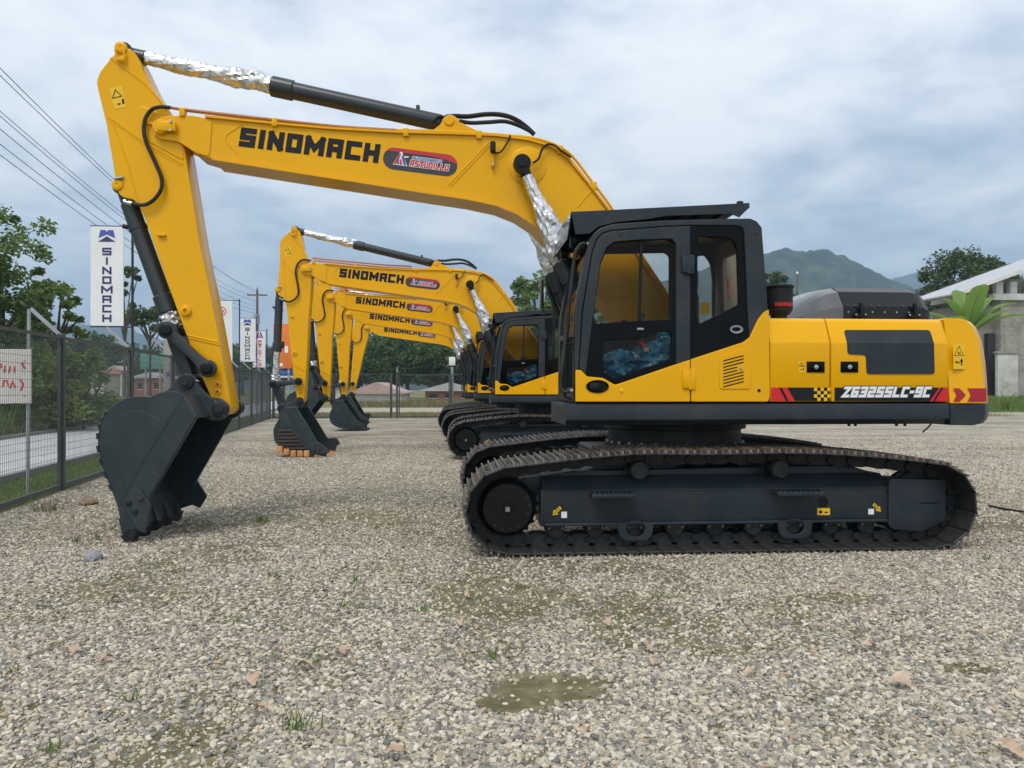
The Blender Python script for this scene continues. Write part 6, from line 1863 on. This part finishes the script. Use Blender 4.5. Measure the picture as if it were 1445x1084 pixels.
# tufts in the gravel
tuft_spots = [(418, 1030, .10, 24, 'slim green tuft of grass standing alone in the foreground stones'), (370, 738, .11, 40, None), (108, 766, .08, 20, None), (385, 815, .06, 18, None), (500, 822, .06, 18, None), (483, 858, .05, 12, None), (511, 860, .05, 12, None), (601, 864, .06, 14, None), (69, 1062, .05, 16, None), (186, 990, .06, 10, None), (138, 762, .08, 16, None), (934, 845, .05, 12, None), (448, 935, .05, 10, None), (690, 930, .05, 14, None), (330, 880, .04, 10, None), (1390, 790, .05, 14, None), (20, 950, .04, 10, None)]
for i, (px, py, h, n, lab) in enumerate(tuft_spots):
    c = ground(px, py); P = np.stack([rng.normal(0, .015 + h * .16, n), rng.normal(0, .015 + h * .16, n), np.zeros(n)], 1)
    o = blades('grass_tuft', P, h, .0042, 'tuft_green', 200 + i); o.location = (c.x, c.y, .008)
    tag(o, lab or 'small green tuft of grass growing through the gravel', 'grass tuft', 'grass tufts in the gravel')
c = ground(68, 722); P = np.stack([rng.normal(0, .10, 90), rng.normal(0, .08, 90), np.zeros(90)], 1)
o = blades('dry_grass_clump', P, .17, .005, 'grass_dry', 260); o.location = (c.x, c.y, .005); tag(o, 'dry straw coloured grass clump at the foot of the fence', 'grass clump')

# ================================================================== LITTER AND ROCKS
def rock(px, py, s, m, seed, label, flat_=.6):
    c = ground(px, py); o = crumple('rock', (0, 0, s * flat_ * .5), (s, s * .75, s * flat_), m, None, seed, 3, .14); o.location = (c.x, c.y, 0); o.rotation_euler = (0, 0, seed)
    tag(o, label, 'rock')
rock(124, 712, .14, 'rock_brown', 2, 'brown rounded rock lying near the fence post', .4)
rock(131, 791, .09, 'rock_grey', 5, 'blue grey rock beside the bucket teeth', .6)
leaf_px = [(357, 968, 1.1), (478, 927, 1.2), (430, 948, .9), (306, 948, .9), (649, 886, 1.0), (857, 886, .9), (912, 923, 1.0), (1060, 957, 1.1), (1270, 972, 1.4), (1225, 920, 1.1), (1190, 832, .9), (925, 942, .8), (162, 852, .9), (150, 938, 1.0), (660, 846, .8), (1425, 1068, 1.3), (103, 925, 1.0), (560, 1075, 1.2), (995, 808, .8), (620, 760, .8), (395, 825, .8), (370, 1010, 1.0), (1155, 893, .9), (230, 853, .9)]
for i, (px, py, s) in enumerate(leaf_px):
    c = ground(px, py); r_ = random.Random(i); ln, w = .075 * s * r_.uniform(.8, 1.3), .026 * s * r_.uniform(.8, 1.3)
    b = B(); rows = []
    for k in range(7):
        u = k / 6; ww = w * math.sin(math.pi * (u * .92 + .04)); cz_ = .012 * math.sin(math.pi * u) * r_.uniform(.6, 1.4) + .004
        rows.append([Vector((ln * (u - .5), ww, cz_ + ww * .5)), Vector((ln * (u - .5), 0, cz_)), Vector((ln * (u - .5), -ww, cz_ + ww * r_.uniform(.2, .9)))])
    b.rings(rows, False, False)
    o = b.done('dry_leaf', 'dry_leaf', None, 60); o.location = (c.x, c.y, .026); o.rotation_euler = (r_.uniform(-.3, .3), r_.uniform(-.25, .25), r_.uniform(0, 6.28))
    tag(o, 'curled tan dry leaf fallen on the gravel', 'dry leaf', 'dry leaves scattered on the gravel')
pts = [ground(a, b_) + Vector((0, 0, .022)) for a, b_ in ((38, 931), (60, 925), (85, 912), (105, 903), (125, 891))]
tag(B().tube(pts, [.005, .006, .006, .005, .003], 6).done('dry_twig', 'dry_twig', None), 'thin dry twig lying across the foreground gravel', 'twig')
a = ground(1396, 716); pts = [a + Vector((0, 0, .02)), ground(1415, 720) + Vector((0, 0, .02)), ground(1445, 725) + Vector((0, 0, .02)), ground(1520, 738) + Vector((0, 0, .02))]
tag(B().tube(catmull(pts, 5), .012, 6).done('ground_cable', 'rubber', None), 'dark cable lying on the gravel behind the tracks', 'cable')

# ================================================================== BUILDINGS
def concrete_house():
    T = 58.0
    W = lambda px, py: at_t(px, py, T)
    o = empty('concrete_house', (W(1411, 560).x, W(1411, 560).y, 0)); o0 = o.location.copy()
    X = lambda px: W(px, 500).x - o0.x
    Z = lambda py: W(0, py).z
    zb_ = .9
    wall = B().box(X(1412), X(1620), 0, 9, -.2, Z(424), .0).done('wall', 'concrete', o, 0)
    # courses of blocks on the camera side
    bw, bh = .55, .31
    nrow = int((Z(426) - zb_) / bh)
    blk = None
    for r_ in range(nrow):
        for c_ in range(5):
            x0 = X(1412.5) + (c_ - (.5 if r_ % 2 else 0)) * bw
            if x0 < X(1412) - .01: x0_ = X(1412.3); wd = bw * .5
            else: x0_ = x0; wd = bw
            b = B().box(x0_ + .008, x0_ + wd - .008, -.022 - .012 * ((r_ * 7 + c_ * 3) % 3) / 3, .02, zb_ + r_ * bh + .008, zb_ + (r_ + 1) * bh - .008)
            b.done('block', 'concrete', o, 0)
    B().box(X(1397), X(1640), -.35, .3, Z(424), Z(415), .01).done('ring_beam', 'plaster_white', o)
    for px in (1403, 1424, 1450): B().box(X(px), X(px + 10), -.2, .25, Z(414.5), Z(398), .01).done('pillar', 'plaster_white', o)
    B().box(X(1412), X(1620), .6, 8.5, Z(414), Z(392), 0).done('loft_wall', 'concrete', o, 0)
    # low boundary wall
    B().box(X(1394), X(1424), -1.0, -.7, -.2, Z(500), .01).done('low_wall', 'wall_pale', o)
    B().box(X(1392), X(1426), -1.08, -.62, Z(500), Z(497), .01).done('wall_cap', 'concrete', o)
    B().box(X(1399), X(1409), .4, .8, -.2, Z(470)).done('door_opening', 'dark_opening', o)
    B().box(X(1372), X(1412), .9, 5, -.2, Z(428)).done('side_wall', 'concrete', o)
    # roof, rising to the right
    a = Vector((X(1334), 0, Z(416.5))); c = Vector((X(1560), 0, Z(336)))
    for nm, y0, y1, dz, th, m in (('roof', -1.2, 6, 0, .10, 'metal_roof'),):
        B().prism([(a.x, a.z), (c.x, c.z), (X(1790), Z(416.5)), (X(1790), Z(416.5) - th), (c.x, c.z - th), (a.x, a.z - th)], y0, y1).done(nm, m, o, 0)
    B().prism([(a.x - .02, a.z + .03), (c.x, c.z + .03), (c.x, c.z - .26), (a.x - .02, a.z - .26)], -1.28, -1.2).done('fascia', 'plaster_white', o, 0)
    for k in range(9):
        f = k / 9; p = a.lerp(c, f)
        B().box(p.x - .04, p.x + .04, -1.15, 9, p.z - .24 + f * 0, p.z - .115).done('rafter', 'wood_pole', o, 0)
    tag(o, 'grey concrete block house under a sloping pale metal roof', 'house')
concrete_house()
# lawn in front of it
lz = [(1330, 58, .02), (1640, 58, .02)]
p0, p1_, p2, p3 = at_t(1310, 600, 48), at_t(1700, 600, 48), at_t(1740, 600, 57.8), at_t(1300, 600, 57.8)
b = B().poly([(p0.x, p0.y, .004), (p1_.x, p1_.y, .004), (p2.x, p2.y, .95), (p3.x, p3.y, .95)]); o = b.done('lawn', 'grass_ground', None, 0, recalc=False)
if o.data.polygons[0].normal.z < 0: o.data.flip_normals()
struct(o)
b = B().poly([(p3.x, p3.y, .95), (p2.x, p2.y, .95), (p2.x + 6, p2.y + 24, .95), (p3.x - 2, p3.y + 24, .95)]); o = b.done('lawn', 'grass_ground', None, 0, recalc=False)
if o.data.polygons[0].normal.z < 0: o.data.flip_normals()
struct(o)
n = 16000; f1, f2 = rng.random(n), rng.random(n)
Pq = np.array([np.array(p0) * (1 - a_) * (1 - b_) + np.array(p1_) * a_ * (1 - b_) + np.array(p2) * a_ * b_ + np.array(p3) * (1 - a_) * b_ for a_, b_ in zip(f1, f2)]); Pq[:, 2] = .004 + f2 * .946
o = blades('lawn_grass', Pq, .14, .02, 'grass_leaf', 6, 'green lawn grass in front of the concrete house'); o['kind'] = 'stuff'
# small spiky plant on the lawn
c = at_t(1420, 600, 49); P = np.stack([rng.normal(0, .10, 60), rng.normal(0, .1, 60), np.full(60, .02)], 1)
sp_pl = empty('garden_plant', (c.x, c.y, .05)); o = blades('foliage', P, 1.1, .05, 'leaf_bright', 300, parent=sp_pl)
B().tube([(0, 0, -.05), (0, 0, .3)], .05, 6).done('stem', 'bark', sp_pl)
tag(sp_pl, 'small spiky green plant on the lawn behind the counterweight', 'plant')

def small_house(px0, px1, pyt, t, depth, wall_m, roof_m, rise, label, nwin=2, zbase=-.1, name='house'):
    a, c = at_t(px0, pyt, t), at_t(px1, pyt, t); o = empty(name, (a.x, a.y, 0)); w = (c - a).xy.length; h = a.z
    B().box(0, w, 0, depth, zbase, h, 0).done('wall', wall_m, o, 0)
    B().prism([(-.4, h), (w + .4, h), (w + .4, h + .12), (w * .5, h + rise), (-.4, h + .12)], -.5, depth + .5).done('roof', roof_m, o, 0)
    for k in range(nwin):
        x = w * (k + .5) / nwin
        wn_o = B().box(x - .45, x + .45, -.04, .02, h * .40, h * .75).done('window', 'dark_opening', o, 0)
        B().box(x - .5, x + .5, -.08, .0, h * .36, h * .40).done('sill', 'plaster_white', wn_o, 0)
    o.rotation_euler = (0, 0, -TH * .8)
    return tag(o, label, 'house')
small_house(497, 566, 556, 74, 7, 'plaster_white', 'pink_roof', 1.15, 'low house with a pinkish tin roof behind the back fence', 0)
small_house(600, 668, 552, 80, 7, 'brick', 'metal_roof', .9, 'low house with a pale tin roof right of the gate', 3)
small_house(452, 486, 545, 110, 6, 'plaster_white', 'metal_roof', .8, 'white shed with a pale roof below the woods', 1)
small_house(100, 120, 514, 180, 8, 'house_cream', 'metal_roof', 1.4, 'cream town house far behind the bushes', 2)
small_house(150, 172, 524, 160, 8, 'plaster_white', 'pink_roof', 1.2, 'white town house with a pink roof beyond the road', 2)
small_house(186, 232, 534, 150, 7, 'brick', 'metal_roof', 1.2, 'low brick house with a grey roof beyond the road', 2)
small_house(236, 262, 522, 170, 8, 'house_blue', 'metal_roof', 1.2, 'pale blue town house beyond the concrete post', 2)
small_house(128, 146, 528, 140, 6, 'house_cream', 'brick', 1.0, 'small cream house with a red roof beyond the bushes', 1)
def billboard(px0, px1, py0, py1, t, m, label, marks=None):
    a, c = at_t(px0, py1, t), at_t(px1, py0, t); o = empty('billboard', (a.x, a.y, 0)); w = (c - a).xy.length
    B().box(0, w, -.05, .05, a.z, c.z, .01).done('board', m, o)
    for x in (w * .2, w * .8): B().box(x - .07, x + .07, .06, .2, -.1, c.z - .2).done('leg', 'galvanised', o)
    if marks:
        for (u0, u1, v0, v1, mm) in marks: B().box(w * u0, w * u1, -.066, -.058, a.z + (c.z - a.z) * v0, a.z + (c.z - a.z) * v1).done('print', mm, o, 0)
    o.rotation_euler = (0, 0, -TH)
    return tag(o, label, 'billboard')
billboard(198, 232, 499, 521, 90, 'green_board', 'green billboard above the houses across the road')
billboard(386, 412, 457, 520, 62, 'orange_board', 'tall orange billboard behind the second excavator arm', [(.3, .6, .45, .6, 'decal_dark'), (.62, .8, .35, .5, 'white'), (.3, .5, .05, .12, 'white')])
billboard(386, 420, 523, 533, 64, 'blue_board', 'low blue and white panel under the orange billboard', [(0, 1, 0, .25, 'white')])

# ================================================================== HILLS
def hill(name, prof, D, width, seed, amp, z0=-8, nx=420, ny=44):
    xs_ = np.linspace(prof[0][0], prof[-1][0], nx); py = np.interp(xs_, [p[0] for p in prof], [p[1] for p in prof])
    V = np.empty((ny, nx, 3))
    for j in range(ny):
        f = (j / (ny - 1) - .5) * 2          # -1 front, +1 back
        t = D + f * width
        u = (xs_ - CX) / FPX
        x = t * (ST + u * CT); y = t * (CT - u * ST)
        h = CAMH + (HY - py) / FPX * D
        k = np.exp(-(f * 1.9) ** 2)
        nzz = fbm(x / (amp * 5) + seed, y / (amp * 5), 5, seed) - .5
        fine_ = fbm(x / (amp * .55), y / (amp * .55), 3, seed + 7) - .5
        V[j, :, 0] = x; V[j, :, 1] = y; V[j, :, 2] = z0 + (h - z0) * k * (1 + .35 * nzz * (1 - .75 * k)) + fine_ * amp * (.42 * k + .8 * (1 - k) * min(1, 4 * float(np.mean(k))))
    idx = np.arange(ny * nx).reshape(ny, nx)
    F = np.stack([idx[:-1, :-1], idx[:-1, 1:], idx[1:, 1:], idx[1:, :-1]], -1).reshape(-1, 4)
    o = finish(mesh_np(name, V.reshape(-1, 3), F), name, 'forest', None, 60)
    return struct(o)
hill('hill', [(560, 549), (700, 500), (850, 425), (950, 394), (1040, 368), (1080, 359), (1110, 354), (1135, 360), (1160, 358), (1190, 365), (1225, 380), (1262, 398), (1300, 412), (1350, 430), (1450, 455), (1650, 500), (1800, 545)], 1150, 420, 3, 22)
hill('distant_hills', [(-300, 470), (-100, 450), (0, 452), (90, 457), (140, 455), (190, 470), (240, 486), (330, 492), (480, 485), (600, 458), (680, 428), (740, 414), (800, 420), (900, 436), (1000, 425), (1200, 408), (1262, 394), (1300, 388), (1340, 396), (1500, 430), (1750, 470)], 2500, 600, 11, 34)

# ================================================================== HAZE
hm = bpy.data.materials.new('haze'); N, Lk = nt(hm); N.remove(N['Principled BSDF'])
pv = N.new('ShaderNodeVolumePrincipled'); pv.inputs['Color'].default_value = (.52, .76, 1, 1); pv.inputs['Density'].default_value = .00045
Lk.new(pv.outputs[0], N['Material Output'].inputs['Volume']); MATS['haze'] = hm
o = B().box(-2700, 2700, -330, 4300, -12, 480).done('haze', 'haze', None, 0); o['kind'] = 'stuff'
